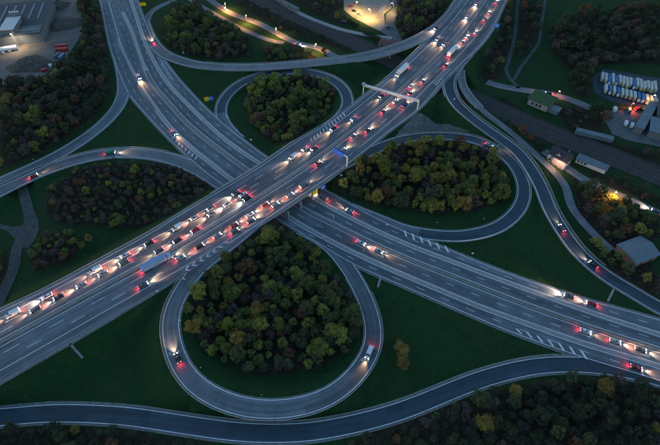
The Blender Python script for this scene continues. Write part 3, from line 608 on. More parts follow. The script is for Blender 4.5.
for (nm, poly, sp, size, pal), wp in zip(WOODS, WP):
    a = np.array(wp); lo, hi = a.min(0), a.max(0); pts = []
    area = (hi-lo).prod(); tries = int(area/sp**2*14)
    for _ in range(tries):
        p = lo+(hi-lo)*rng.random(2)
        if not inpoly(p, wp): continue
        if pts and min((p[0]-q[0])**2+(p[1]-q[1])**2 for q in pts) < (sp*.72)**2: continue
        if any(math.hypot(p[0]-e[0], p[1]-e[1]) < e[2] for e in EXC): continue
        if np.any(np.hypot(RC[:, 0]-p[0], RC[:, 1]-p[1]) < RW+2.8*size+.3): continue
        pts.append(p)
    kinds, pr = zip(*PAL[pal]); pr = np.array(pr)/sum(pr)
    for p in pts:
        # colours come in loose clumps
        ph = (math.sin(p[0]*.09+p[1]*.05)+math.sin(p[1]*.11-p[0]*.04+2))*.12
        u = min(.999, max(0, rng.random()*.8+.1+ph)); kd = kinds[int(np.searchsorted(np.cumsum(pr), u))]
        s = size*(.62+.72*rng.random()**1.3); dist = math.sqrt(p[0]**2+p[1]**2+HCAM**2)
        dep = p[1]*math.cos(PITCH)+HCAM*math.sin(PITCH); X = F*p[0]/dep+330; Yp = 222.5-F*((p[1]*math.sin(PITCH)-HCAM*math.cos(PITCH))/dep)
        vis = -8 < X < 668 and -8 < Yp < 456
        spots.append(((s/dist if vis else 0), p, s, kd, nm))
for px, py, s, kd, nm in ((401, 352, 1.0, 'golden', 'standing alone on the meadow, larger of two'), (402.5, 366, .8, 'golden', 'alone on the meadow just below its larger neighbour'),
        (89.5, 240, .75, 'golden', 'at the right end of the scrub clump beside the upper motorway'), (82, 246, .6, 'yellow-green', 'left of a golden tree by the scrub clump'), (66, 255, .5, 'golden', 'at the lower edge of the scrub clump'), (69, 241, .55, 'golden', 'in the top of the scrub clump by the motorway'), (52, 187, .6, 'golden', 'at the upper left corner of the left scrubland'), (53, 202, .6, 'golden', 'at the left side of the left scrubland'),
        (136, 172, .8, 'yellow-green', 'the brightest in the middle of the left scrubland'), (104, 194, 1.0, 'dark green', 'the biggest round one in the left scrubland'), (324, 52, .8, 'russet', 'glowing beside the sodium lamp above the slip bridge'), (520, 137, .95, 'russet', 'beside the railway above the right hand slip road'), (530, 141, .9, 'russet', 'between the railway and the service path'), (294, 35, .75, 'dark green', 'on its own beside the railway near the street'), (281, 27, .5, 'yellow-green', 'small and lit beside the street at the top')):
    spots.append((9, U(px, py, 2), s, kd, nm))
spots.sort(key=lambda q: -q[0])
rest = {}; WC = {}; WS = {}
for wd, wp in zip(WOODS, WP):
    a = np.array(wp); WC[wd[0]] = (*((a.min(0)+a.max(0))/2), *((a.max(0)-a.min(0))/2)); WS[wd[0]] = wd[3]*1.03
for n_, (key, p, s, kd, nm) in enumerate(spots):
    k = int(rng.integers(0, 6)); z = ground(*p)-.1; rz = rng.random()*6.28; sz = s*(.7+.6*rng.random()**1.3)
    if n_ < 300 and key > 0:
        if key == 9: lab = f'{kd} tree {nm}'
        else:
            wq = WC[nm]; u_, v_ = (p[0]-wq[0])/wq[2], (p[1]-wq[1])/wq[3]
            zv = 'far' if v_ > .33 else 'near' if v_ < -.33 else ''; zu = 'right' if u_ > .33 else 'left' if u_ < -.33 else ''
            if abs(u_) > .66: zu = 'outer '+zu
            zone = (zv+' '+zu).strip() or 'middle'
            lab = f"{'big' if s > WS[nm]*1.02 else 'small' if s < WS[nm]*.82 else 'medium'} {kd} tree, {zone} part of trees {nm}"
        t = empty('broadleaf_tree', (p[0], p[1], z), rz, lab, 'tree', None if key == 9 else lab); t.scale = (s, s, sz)
        for nme, me_ in (('trunk', TRUNKS[k]), ('crown', crown_mesh(k, kd))): link(bpy.data.objects.new(nme, me_), t)
    elif key > 0 or n_ % 2:
        v = CROWNS[k].reshape(-1, 4, 3)[n_ % 3::3]; c = v.mean(1, keepdims=True); v = (c+(v-c)*1.5).reshape(-1, 3)*np.array([s, s, sz])
        ca, sa = math.cos(rz), math.sin(rz); rest.setdefault(kd, []).append(np.c_[v[:, 0]*ca-v[:, 1]*sa+p[0], v[:, 0]*sa+v[:, 1]*ca+p[1], v[:, 2]+z])
print('TREES', len(spots))
vs, ids, mlist = [], [], list(rest)
for q, kd in enumerate(mlist):
    v = np.vstack(rest[kd]); vs.append(v); ids.append(np.full(len(v)//4, q))
me_ = quads_mesh('distant_woodland', np.vstack(vs), LEAF[mlist[0]])
for kd in mlist[1:]: me_.materials.append(LEAF[kd])
me_.polygons.foreach_set('material_index', np.concatenate(ids).astype(np.int32))
tag(link(bpy.data.objects.new('distant_woodland', me_)), kind='stuff')

# undergrowth and rough grass tufts along the wood edges
tv = []
for (nm, poly, sp, size, pal), wp in zip(WOODS[:13], WP[:13]):
    a = np.array(wp); cen = a.mean(0); lo, hi = a.min(0), a.max(0); cnt = int((hi-lo).prod()/9)
    for _ in range(cnt):
        p = lo+(hi-lo)*rng.random(2); q = cen+(p-cen)*.97
        if not inpoly(q, wp): continue
        if np.min(np.hypot(RC[:, 0]-p[0], RC[:, 1]-p[1])-RW) < 1.6: continue
        n = 26; z = ground(*p); c = np.c_[rng.normal(size=(n, 2))*.7+p, z+rng.random(n)*1.1]; d = rng.normal(size=(n, 3)); d /= np.linalg.norm(d, axis=1)[:, None]; u = np.cross(d, rng.normal(size=(n, 3))); u /= np.linalg.norm(u, axis=1)[:, None]; w2 = np.cross(d, u); s = .2
        tv.append(np.stack([c-u*s, c+w2*s, c+u*s, c-w2*s], 1).reshape(-1, 3))
tag(link(bpy.data.objects.new('undergrowth', quads_mesh('undergrowth', np.vstack(tv), LEAF['brown half-bare']))), kind='stuff')

# ---------------------------------------------------------------- vehicles
CARCOL = {n: plain('paint_'+n.replace(' ', '_'), c, .3) for n, c in (('silver', (.42, .43, .45)), ('white', (.7, .7, .7)), ('black', (.015, .015, .018)), ('dark blue', (.02, .04, .14)), ('red', (.4, .015, .015)), ('grey', (.14, .14, .15)), ('green', (.03, .2, .12)), ('pale blue', (.22, .32, .48)), ('blue', (.02, .1, .4)))}
HB = bpy.data.lights.new('headlight_beam', 'SPOT'); HB.energy = 2500; HB.spot_size = R(66); HB.spot_blend = 1; HB.color = (1, .60, .36); HB.shadow_soft_size = .15
TB = bpy.data.lights.new('taillight_glow', 'SPOT'); TB.energy = 75; TB.spot_size = R(165); TB.spot_blend = 1; TB.color = (1, .04, .05); TB.shadow_soft_size = .2
HBV = []
for en, cc_ in ((.5, (1, .52, .28)), (.8, (1, .62, .40)), (1.0, (1, .56, .32)), (1.35, (1, .72, .55)), (.65, (1, .45, .30))):
    q_ = HB.copy(); q_.energy = HB.energy*en; q_.color = cc_; q_.spot_size = R(50+20*en); HBV.append(q_)
def wheels(t, xs, y, r_=.33, wd=.24):
    for x in xs:
        for s in (-1, 1):
            MB().tube((x, s*(y-wd), r_), (x, s*y, r_), r_, n=14).build('wheel', RUBBER, t)
def lights(t, L_, y, z, zt, s=1.):
    for q in (-1, 1):
        MB().box(L_/2-.06, L_/2+.012, q*y-.15*s, q*y+.15*s, z-.08*s, z+.08*s).build('headlight', HEADL, t)
        MB().box(-L_/2-.012, -L_/2+.06, q*y-.14*s, q*y+.14*s, zt-.09*s, zt+.09*s).build('taillight', TAILL, t)
    o = link(bpy.data.objects.new('headlight_beam', HB), t); o.location = (L_/2+.15, 0, z+.2); o.rotation_euler = (R(90-4), 0, R(-90))
    o = link(bpy.data.objects.new('taillight_glow', TB), t); o.location = (-L_/2-.2, 0, zt+.15); o.rotation_euler = (R(58), 0, R(90))
def body_car(t, m, est=False):
    L_ = 4.4; prof = [(-2.2, .28), (-2.2, .78), (-2.1, .95), (1.0, .95), (2.0, .8), (2.2, .6), (2.2, .28)]
    bevel(MB().prism(prof, -.88, .88).build('body', m, t), .07)
    rear = -2.05 if est else -1.75
    pg = [(rear, .93), (rear+.35, 1.36), (.05, 1.38), (.95, .93)]
    bevel(MB().prism(pg, -.80, .80, taper=[1, .82, .82, 1]).build('window_band', GLASS, t), .03)
    bevel(MB().prism([(rear+.40, 1.372), (rear+.45, 1.43), (-.05, 1.44), (.02, 1.385)], -.66, .66).build('roof', m, t), .02)
    MB().box(-2.24, -2.19, -.26, .26, .55, .66).build('number_plate', WHITE, t)
    wheels(t, (-1.35, 1.35), .90); lights(t, L_, .66, .66, .78); return t
def body_van(t, m):
    L_ = 5.4; bevel(MB().prism([(-2.7, .3), (-2.7, 2.3), (1.2, 2.35), (2.0, 1.35), (2.7, 1.1), (2.7, .3)], -.98, .98).build('body', m, t), .09)
    MB().prism([(1.34, 2.2), (1.98, 1.42), (2.02, 1.45), (1.40, 2.25)], -.85, .85).build('windscreen', GLASS, t)
    for s in (-1, 1): MB().box(.4, 1.5, s*.985-.01, s*.985+.01, 1.35, 1.95).build('side_window', GLASS, t)
    wheels(t, (-1.7, 1.8), 1.0, .36); lights(t, L_, .75, .8, 1.1); return t
def body_lorry(t, m, trail):
    L_ = 15.0
    bevel(MB().prism([(5.2, .5), (5.2, 3.0), (5.6, 3.4), (7.2, 3.1), (7.5, 2.0), (7.5, .5)], -1.22, 1.22).build('cab', m, t), .08)
    MB().box(7.42, 7.54, -1.05, 1.05, 1.95, 2.75).build('windscreen', GLASS, t)
    bevel(MB().box(-7.5, 4.9, -1.27, 1.27, 1.15, 3.95).build('trailer_box', trail, t), .05)
    MB().box(-7.3, 5.1, -.5, .5, .7, 1.14).build('chassis', RUBBER, t)
    wheels(t, (-6.2, -5.0, -3.8, 3.4, 6.2), 1.24, .48, .35); lights(t, L_, .95, .85, .95, 1.3); return t
PROTO = {}
def vehicle(kind, col, x, y, z, rz, label, group, lit=True, pitch=0, s=1.):
    key = (kind, col, lit)
    if key not in PROTO:
        t = empty({'car': 'car', 'estate': 'car', 'van': 'delivery_van', 'lorry': 'articulated_lorry'}[kind], (0, 0, 0), 0, label, 'x')
        m = CARCOL[col]
        body_car(t, m, kind == 'estate') if kind in ('car', 'estate') else body_van(t, m) if kind == 'van' else body_lorry(t, m, {'blue': CARCOL['blue'], 'pale blue': CARCOL['pale blue'], 'white': WHITE, 'green': CARCOL['green'], 'grey': WHITE}.get(col, WHITE))
        if not lit:
            for c in list(t.children):
                if c.type == 'LIGHT': bpy.data.objects.remove(c)
                elif c.name.startswith('headlight'): c.data.materials[0] = WHITE
                elif c.name.startswith('taillight'): c.data.materials[0] = CARCOL['red']
        PROTO[key] = t
    else: t = copy_tree(PROTO[key])
    for ch in t.children:
        if ch.type == 'LIGHT' and ch.name.startswith('headlight'): ch.data = HBV[int(rng.integers(0, 5))]
    t.location = (x, y, z); t.rotation_euler = (0, -pitch, rz); t.scale = (s, s, s)
    tag(t, label, {'car': 'car', 'estate': 'car', 'van': 'van', 'lorry': 'lorry'}[kind], group); return t
ORD = ['first', 'second', 'third', 'fourth', 'fifth', 'sixth', 'seventh', 'eighth', 'ninth', 'tenth', 'eleventh', 'twelfth', 'thirteenth', 'fourteenth', 'fifteenth', 'sixteenth', 'seventeenth', 'eighteenth', 'nineteenth', 'twentieth']
def nth(k): return ORD[k] if k < 20 else ('twenty-'+ORD[k-20] if k < 29 else 'thirtieth' if k == 29 else 'thirty-'+ORD[k-30])
def traffic(r, lst, d, z, where, group, lanes=None, src='lower left'):
    items = []
    for q in lst:
        i, off, _ = r.near(U(q[0], q[1], z)); items.append((i, off, q[2], q[3]))
    items.sort(); last = {}
    for k, (i, off, kind, col) in enumerate(items):
        if lanes is not None: off = min(lanes, key=lambda l: abs(l-off))
        ln = 11 if kind == 'lorry' else 4.5     # keep a gap inside a lane
        if off in last and (i-last[off][0])*r.ds < (ln+last[off][1])/2+4: i = min(r.n-2, last[off][0]+int(((ln+last[off][1])/2+5)/r.ds)+1)
        last[off] = (i, ln)
        x, y, zz = r.at(i, off); a = math.atan2(r.T[i][1], r.T[i][0])+(math.pi if d < 0 else 0)
        nm = {'car': 'car', 'estate': 'estate car', 'van': 'van', 'lorry': 'lorry'}[kind]
        side = 'headlights showing' if (r is A and d < 0) else 'tail lights lit'
        lab = f'{col} {nm}, {nth(k)} from {src} {where}' if len(items) > 1 else f'{col} {nm} {where}'
        vehicle(kind, col, x, y, zz+.02, a, lab, group)
c_, v_, e_, l_ = 'car', 'van', 'estate', 'lorry'
AL = (3.5, 7.1, 10.7)
traffic(A, [(14, 311, v_, 'white'), (33, 308, e_, 'grey'), (46, 297, c_, 'white'), (60, 300, c_, 'black'), (70, 290, e_, 'silver'), (96, 272, v_, 'white'), (104, 274, c_, 'silver'), (113, 270, c_, 'grey'), (124, 252, e_, 'white'), (172, 243, c_, 'black'), (176, 226, v_, 'white'), (188, 216, c_, 'silver'), (205, 209, c_, 'grey'), (190, 233, c_, 'red'), (150, 245, c_, 'black'), (160, 250, e_, 'grey'), (222, 208, c_, 'silver'), (238, 195, c_, 'grey'), (352, 119, c_, 'silver'), (380, 96, c_, 'black'), (212, 213, e_, 'silver'), (229, 203, c_, 'white'), (246, 198, c_, 'black'), (288, 153, v_, 'white'), (297, 149, c_, 'silver'), (312, 149, c_, 'grey'), (333, 128, c_, 'black'), (404, 73, l_, 'white'), (433, 38, v_, 'white'), (446, 45, c_, 'silver'), (467, 18, e_, 'white'), (476, 5, c_, 'silver')],
        -1, ZA, 'on the far half of the upper motorway', 'oncoming traffic on the upper motorway', AL)
AR = (-3.5, -7.1, -10.7)
traffic(A, [(158, 264, l_, 'pale blue'), (143, 286, c_, 'grey'), (190, 250, c_, 'black'), (205, 243, c_, 'silver'), (222, 236, c_, 'red'), (236, 233, e_, 'grey'), (244, 219, c_, 'white'), (262, 211, c_, 'red'), (178, 258, e_, 'silver'), (252, 222, c_, 'grey'), (288, 195, c_, 'silver'), (384, 113, c_, 'red'), (412, 95, c_, 'black'), (466, 38, c_, 'white'), (276, 206, c_, 'silver'), (302, 185, v_, 'grey'), (318, 164, c_, 'red'), (342, 149, c_, 'silver'), (353, 138, e_, 'grey'), (366, 131, c_, 'black'), (395, 103, c_, 'white'), (402, 106, v_, 'dark blue'), (423, 83, c_, 'grey'), (412, 88, e_, 'silver'), (453, 53, l_, 'white'), (460, 42, c_, 'black'), (453, 68, c_, 'red'), (475, 33, c_, 'silver'), (486, 21, v_, 'grey'), (492, 14, c_, 'black'), (500, 4, e_, 'dark blue')],
        1, ZA, 'on the near half of the upper motorway', 'traffic leaving along the upper motorway', AR)
BLn = (-3.2, -6.6)
traffic(B, [(139, 78, v_, 'white'), (176, 134, e_, 'silver'), (377, 250, c_, 'silver'), (360, 242, c_, 'white'), (586, 330, c_, 'white'), (612, 342, e_, 'silver'), (638, 349, c_, 'grey')], 1, 0, 'on the nearer half of the lower motorway', 'traffic going right on the lower motorway', (-3.2, -6.6, -12.), 'upper left')
traffic(B, [(326, 194, v_, 'grey'), (352, 209, c_, 'silver'), (584, 303, c_, 'red'), (568, 296, e_, 'grey')], -1, 0, 'on the far half of the lower motorway', 'traffic going left on the lower motorway', (12.6,), 'the bridge')
traffic(B, [(634, 364, c_, 'red')], 1, 0, 'in the merging lane where the bottom slip road joins', 'traffic going right on the lower motorway', (-12.5,))
traffic(R1, [(368, 352, v_, 'white')], 1, 2, 'with bright headlights on the right side of the bottom loop ramp', 'cars on the ramps', (0.,))
traffic(R1, [(178, 358, c_, 'black')], 1, 7, 'with red tail lights on the left side of the bottom loop ramp', 'cars on the ramps', (0.,))
traffic(R2, [(488, 145, c_, 'silver')], 1, 5, 'among the trees at the top of the right loop ramp', 'cars on the ramps', (0.,))
traffic(R6, [(158, 42, e_, 'red')], -1, 0, 'at the start of the upper slip road', 'cars on the ramps', (0.,))
traffic(R6, [(436, 29, c_, 'dark blue')], -1, 7, 'where the curved slip bridge leaves the motorway', 'cars on the ramps', (0.,))
traffic(R7, [(561, 229, c_, 'grey')], -1, 1, 'red tail lights lit, higher of two cars on the right hand slip road', 'cars on the ramps', (0.,))
traffic(R7, [(594, 267, c_, 'black')], -1, 0, 'red tail lights lit, lower of two cars on the right hand slip road', 'cars on the ramps', (0.,))
traffic(R4, [(34, 175.5, c_, 'red')], 1, 2, 'on the slip road at the far left edge', 'cars on the ramps', (-1.5,))
traffic(R4, [(112, 154.5, v_, 'green')], 1, .2, 'on the slip road above the left scrubland', 'cars on the ramps', (0.,))
traffic(T2, [(655, 212, c_, 'grey')], -1, 0, 'on the lane at the right edge of the picture', 'cars on the small roads', (0.,))
traffic(T3, [(548, 94.5, c_, 'black')], -1, 0, 'on the park road behind the green-roofed house', 'cars on the small roads', (0.,))
traffic(T1, [(222, 9, c_, 'silver')], 1, 0, 'on the street under the orange lamp at the top', 'cars on the small roads', (1.8,))
traffic(T1, [(300, 43.5, e_, 'white')], 1, 0, 'on the street near the end of its grass divider', 'cars on the small roads', (-1.8,))

# ---------------------------------------------------------------- signs and gantries
def panel(t, cx, cy, z0, z1, wd, rz, m, name='sign_panel'):
    MB().box(-wd/2, wd/2, -.06, .06, z0, z1, rot=rz, o=(cx, cy, 0)).build(name, m, t)
def scribble(t, cx, cy, z0, z1, wd, rz, m, arrow=True):
    """white bars and an arrow, proud of the face that looks at -y of the panel"""
    mb = MB(); h = z1-z0
    for r_ in range(2): mb.box(-wd*.38, wd*(.05+.2*r_), -.09, -.065, z1-h*(.25+.25*r_)-.12, z1-h*(.25+.25*r_)+.12, rot=rz, o=(cx, cy, 0))
    if arrow: mb.box(wd*.30, wd*.36, -.09, -.065, z0+h*.15, z0+h*.6, rot=rz, o=(cx, cy, 0))
    mb.build('sign_lettering', m, t)
# lattice gantry across the upper motorway
def frame_at(r, i): return math.atan2(r.T[i][1], r.T[i][0])
p0 = U(363, 95, 6.); p1 = U(417, 111, 6.)
t = empty('sign_gantry', (*((p0+p1)/2), 0), 0, 'long white lattice gantry spanning the whole upper motorway', 'gantry')
o = np.array([*((p0+p1)/2), 0]); q0, q1 = np.array([*p0, 0])-o, np.array([*p1, 0])-o; HT = 14.2
for q in (q0, q1): MB().box(-.3, .3, -.3, .3, ground(*(q+o)[:2])-.5, HT, o=q).build('post', WHITE, t)
d = q1-q0; dl = np.linalg.norm(d); ang = math.atan2(d[1], d[0]); mb = MB()
for yy in (-.5, .5):
    for zz in (HT-1.1, HT): mb.box(-dl/2, dl/2, yy-.12, yy+.12, zz-.12, zz+.12, rot=ang)
k = 0; s = -dl/2
while s < dl/2-1.6:
    e = s+1.6
    for yy in (-.5, .5):
        a_, b_ = (s, HT-1.1), (e, HT)
        if k % 2: a_, b_ = (s, HT), (e, HT-1.1)
        ca, sa = math.cos(ang), math.sin(ang); mb.tube((a_[0]*ca-yy*sa, a_[0]*sa+yy*ca, a_[1]), (b_[0]*ca-yy*sa, b_[0]*sa+yy*ca, b_[1]), .07, n=5)
    s = e; k += 1
mb.box(-dl/2, dl/2, -.42, .42, HT-.04, HT+.02, rot=ang); mb.build('lattice_beam', WHITE, t)
MB().box(-1., 1., -1.0, 1.0, HT-.4, HT+.9, rot=ang, o=q0).build('control_box', STEEL, t)
# cantilever blue direction sign
i = idx(A, 345, 140, 7); b0 = np.array(A.at(idx(A, 340, 143, 7), 0)); base = U(347, 167, 6.8); o = np.array([*base, 0.])
t = empty('direction_sign', tuple(o), 0, 'blue motorway direction sign on a white cantilever post beside the upper motorway', 'road sign')
az = frame_at(A, idx(A, 335, 146, 7)); zt = 14.5; arm = U(334, 149, zt)-base; L_ = np.linalg.norm(arm); aa = math.atan2(arm[1], arm[0])
MB().box(-.28, .28, -.28, .28, 4.5, zt, rot=aa).build('post', WHITE, t)
MB().box(0, L_*.98, -.2, .2, zt-.35, zt+.05, rot=aa).build('arm', WHITE, t)
for k, (s0, s1) in enumerate(((.27, .62), (.64, 1.0))):
    m_ = (s0+s1)/2*L_; cx, cy = m_*math.cos(aa), m_*math.sin(aa)
    f_ = MB().box(-(s1-s0)*L_/2, (s1-s0)*L_/2, -.36, -.26, zt-2.4, zt+1.1, rot=aa+math.pi, o=(cx, cy, 0)).build('sign_panel', BLUE, t)
    f2 = MB().box(-(s1-s0)*L_/2, (s1-s0)*L_/2, .26, .34, zt-2.4, zt+1.1, rot=aa+math.pi, o=(cx, cy, 0)).build('sign_panel', BLUE, t)
    mb = MB()
    for r_ in range(3): mb.box(-1.3, .5+.25*r_, .345, .36, zt+.45-.8*r_, zt+.65-.8*r_, rot=aa+math.pi, o=(cx, cy, 0))
    mb.build('sign_lettering', WHITE, t)
# signs hung on the side of the bridge, facing the traffic coming from the right
ibr = idx(A, 318, 186, 7)
for (px, py, m, nm, wd) in ((313.5, 191.5, YELLOW, 'yellow', 3.6), (321.5, 186, BLUE, 'blue', 3.6)):
    i, off, _ = A.near(U(px, py, 5.4)); a = frame_at(A, i); x, y, z = A.at(i, A.Rr[i]-1.75)
    t = empty('direction_sign', (x, y, 0), a, f'{nm} direction sign hanging on the side of the motorway bridge', 'road sign')
    MB().box(-wd/2, wd/2, -.08, .0, 4.0, 7.1).build('sign_panel', m, t)
    mb = MB()
    for r_ in range(3): mb.box(-wd*.35, wd*(.1+.08*r_), -.10, -.081, 6.4-.7*r_, 6.6-.7*r_)
    mb.build('sign_lettering', GLASS if nm == 'yellow' else WHITE, t)
    MB().box(-.1, .1, .0, .42, 5.9, 6.1).build('bracket', STEEL, t)
def roadside(px, py, z, w_, h_, zb, rz, cols, label, lett=True):
    x, y = U(px, py, z); g = ground(x, y); t = empty('road_sign', (x, y, g), rz, label, 'road sign'); n = len(cols)
    for s in (-.32, .32): MB().tube((s*w_*n, 0, -.2), (s*w_*n, 0, zb+h_), .09, n=8).build('post', STEEL, t)
    for k, m in enumerate(cols):
        x0 = (k-n/2)*w_; MB().box(x0+.03, x0+w_-.03, -.2, -.11, zb, zb+h_).build('sign_panel', m, t)
        if lett:
            mb = MB()
            for r_ in range(2): mb.box(x0+w_*.15, x0+w_*(.6+.15*r_), -.225, -.205, zb+h_*(.65-.35*r_), zb+h_*(.74-.35*r_))
            mb.build('sign_lettering', WHITE if m is BLUE else GLASS, t)
    return t
roadside(209.5, 101, 1, 3.2, 2.8, 1.6, R(12), (YELLOW, BLUE), 'yellow and blue direction signs side by side at the nose of the upper left loop')
roadside(143, 4.5, 2, 5.5, 2.6, 1.2, R(5), (YELLOW,), 'wide yellow direction sign beside the side road at the top left')
roadside(494, 36, 3, 4.2, 3.2, 4.0, R(-5), (BLUE,), 'blue sign on posts beside the top right of the motorway')
for k, (px, py, lab) in enumerate(((162, 299, 'between the upper motorway and the bottom loop'), (227.5, 117, 'at the inner start of the upper left loop'), (251, 140, 'on the grass left of the upper left loop wood'), (183.5, 53, 'on the grass below the wood north of the slip road'), (472.5, 253.5, 'on the meadow below the right loop ramp'), (452, 108, 'at the nose of the right hand slip road'), (341, 183, 'beside the bridge at the left tip of the right loop wood'), (387, 225, 'beside the lower motorway right of the bridge'), (188, 287, 'on the inner side of the bottom loop near the motorway'), (184, 327, 'inside the bottom loop at its left'), (204, 373, 'inside the bottom loop at its lower left'), (263, 399, 'inside the bottom loop at its bottom'), (128, 80, 'at the upper slip road nose') , (19, 403, 'above the bottom slip road at the far left'), (48, 401, 'second from the left above the bottom slip road'), (93, 402, 'third from the left above the bottom slip road'), (131, 405, 'fourth from the left above the bottom slip road'), (484, 218, 'inside the right loop at its lower right'), (437, 222, 'inside the right loop at its bottom'), (33, 159, 'on the grass above the slip road at the far left'))):
    x, y = U(px, py, 1); s = 1.5 if k < 9 else .8
    i_, o_, d_ = min((r.near(np.array([x, y])) + (0,) for r in allr), key=lambda q: q[2])[:3]
    t = empty('marker_sign', (x, y, ground(x, y)), rng.random()*.6-.3, f'small white marker board {lab}', 'sign')
    MB().tube((0, 0, -.2), (0, 0, 1.3*s), .05*s, n=6).build('post', STEEL, t); MB().box(-.35*s, .35*s, -.07*s, -.05*s, .7*s, 1.4*s).build('board', WHITE, t)
# slim posts standing on the lower motorway
for px, py, h_, lab in ((333.5, 219, 3.2, 'pale post on the median of the lower motorway'), (346.5, 212, 2.6, 'pale post on the strip beyond the lower motorway median'), (312, 54, 0, '')):
    if h_:
        x, y = U(px, py, 0); t = empty('post', (x, y, 0), 0, lab, 'post'); MB().tube((0, 0, 0), (0, 0, h_), .16, n=8).build('shaft', WHITE, t); MB().box(-.3, .3, -.2, .2, h_, h_+.5).build('cap', STEEL, t)
# drainage steps down the embankments
def steps(pa, pb, za, zb, lab):
    a = U(*pa, za); b_ = U(*pb, zb); n = 14; t = empty('embankment_steps', (*a, 0), 0, lab, 'steps'); d = b_-a; L_ = np.linalg.norm(d); an = math.atan2(d[1], d[0]); mb = MB()
    for k in range(n):
        q = a+d*(k+.5)/n; z = ground(*q); mb.box(-L_/n/2, L_/n/2-.02, -.3, .3, z-.4, z+.18, rot=an, o=((q-a)[0], (q-a)[1], 0))
    mb.build('treads', CONC, t)
    for s in (-.42, .42):
        mb = MB()
        for k in range(n):
            q = a+d*k/n; q2 = a+d*(k+1)/n; mb.tube((*(q-a+np.array([-math.sin(an), math.cos(an)])*s), ground(*q)+.15), (*(q2-a+np.array([-math.sin(an), math.cos(an)])*s), ground(*q2)+.15), .07, n=5)
        mb.build('side_kerb', CONC, t)
steps((70, 343), (86, 361), 5, 0, 'pale concrete steps down the bank below the upper motorway at left')
steps((382, 271), (378, 287), 0, 0, 'pale concrete steps beside the lower motorway right of the loop')
steps((614, 289), (608, 301), 0, 0, 'pale concrete steps between the right hand slip road and the motorway')

# ---------------------------------------------------------------- lamps
def street_lamp(px, py, h_, rz, energy, col, gl, label, r_=.5, z=0, arm=1.6):
    x, y = U(px, py, h_); g = ground(x, y); x -= arm*math.cos(rz); y -= arm*math.sin(rz)
    t = empty('street_lamp', (x, y, g), rz, label, 'street lamp')
    MB().tube((0, 0, -.2), (0, 0, h_), .12, .07, n=8).build('pole', STEEL, t); MB().tube((0, 0, h_), (arm, 0, h_+.15), .06, n=6).build('arm', STEEL, t)
    MB().box(arm-.5, arm+.5, -.22, .22, h_+.08, h_+.25).build('lamp_head', STEEL, t); MB().box(arm-.45, arm+.45, -.2, .2, h_-.06, h_+.07).build('lamp_glass', gl, t)
    l = bpy.data.lights.new('lamp_light', 'SPOT'); l.energy = energy; l.color = col; l.spot_size = R(150); l.spot_blend = .6; l.shadow_soft_size = .3
    lo_ = link(bpy.data.objects.new('lamp_light', l), t); lo_.location = (arm, 0, h_-.15); return t
SOD = (1, .42, .10)
street_lamp(369, 9, 9, R(200), 4500, (1, .60, .20), LAMPO, 'tall lamp lighting the sandy square at the top')
street_lamp(357, 2, 9, R(-60), 2600, (1, .60, .20), LAMPO, 'lamp by the parked cars at the top left of the lit square')
street_lamp(392, 3, 9, R(200), 2200, (1, .60, .20), LAMPO, 'lamp beside the stairs at the top right of the lit square')
street_lamp(225, 3, 8, R(-70), 4500, SOD, LAMPO, 'orange lamp over the street at the top left')
street_lamp(246, 15, 8, R(-70), 4000, SOD, LAMPO, 'orange lamp over the middle of the street at the top')
street_lamp(316, 44, 8, R(-60), 2600, SOD, LAMPO, 'orange lamp above the curved slip bridge')
street_lamp(276, 28, 8, R(-70), 2500, SOD, LAMPO, 'orange lamp over the street beside the small yellow-green tree')
street_lamp(617, 192, 7, R(-110), 2600, (1, .42, .08), LAMPO, 'orange lamp on the lane at right')
street_lamp(558.5, 164, 5.5, R(75), 650, (1, .48, .32), LAMPO, 'lamp in front of the white house', arm=1.0)
street_lamp(655, 95, 7, R(180), 450, SOD, LAMPO, 'orange lamp beside the lorry yard at the right edge')
street_lamp(560, 91, 5, R(-90), 260, (1, .25, .22), LAMPO, 'reddish lamp over the park road', arm=1.0)  # added source for the red tail-light glow, no real lamp here

# ---------------------------------------------------------------- buildings
def house(pxs, z0, h_, roofh, label, cat, wallm, roofm, gable=None, over=.5, name='house', wins=None):
    """footprint given by two front corners and depth: pxs = ((x,y),(x,y), depth)"""
    a, b_ = U(*pxs[0], z0), U(*pxs[1], z0); d = b_-a; L_ = float(np.linalg.norm(d)); an = math.atan2(d[1], d[0]); D = pxs[2]
    t = empty(name, (a[0], a[1], 0), an, label, cat)
    MB().box(0, L_, 0, D, -.4, h_).build('wall', wallm, t)
    if roofh:
        if gable == 'x': mb = MB().prism([(-over, h_), (D+over, h_), (D/2, h_+roofh)], -over, L_+over, axis='x')
        else: mb = MB().prism([(-over, h_), (L_+over, h_), (L_/2, h_+roofh)], -over, D+over)
        rf = mb.build('roof', roofm, t)
    else:
        rf = MB().box(-over, L_+over, -over, D+over, h_+.003, h_+.35).build('roof', roofm, t)
    if wins:
        for (u, zb, ww, hh) in wins:
            MB().box(u*L_-ww/2, u*L_+ww/2, -.06, -.003, zb, zb+hh).build('window', GLASS, t)
    return t, L_, D, rf
WALLW = plain('white_render', (.62, .58, .55), .8); ROOFD = mat('roof_slate', (.035, .033, .038), .7, .3, .8); ROOFG = mat('green_roof', (.04, .075, .02), .9, .5, .4)
ROOFM = mat('roof_metal', (.12, .15, .17), .6, .2, .5); ROOFR = mat('roof_rust', (.14, .05, .045), .8, .3, .8); WALLG = plain('grey_wall', (.15, .155, .16), .8); ROOFDK = mat('roof_felt', (.05, .055, .058), .85, .2, .25)
BRICK = mat('brick_wall', (.25, .15, .11), .85, .3, 2)
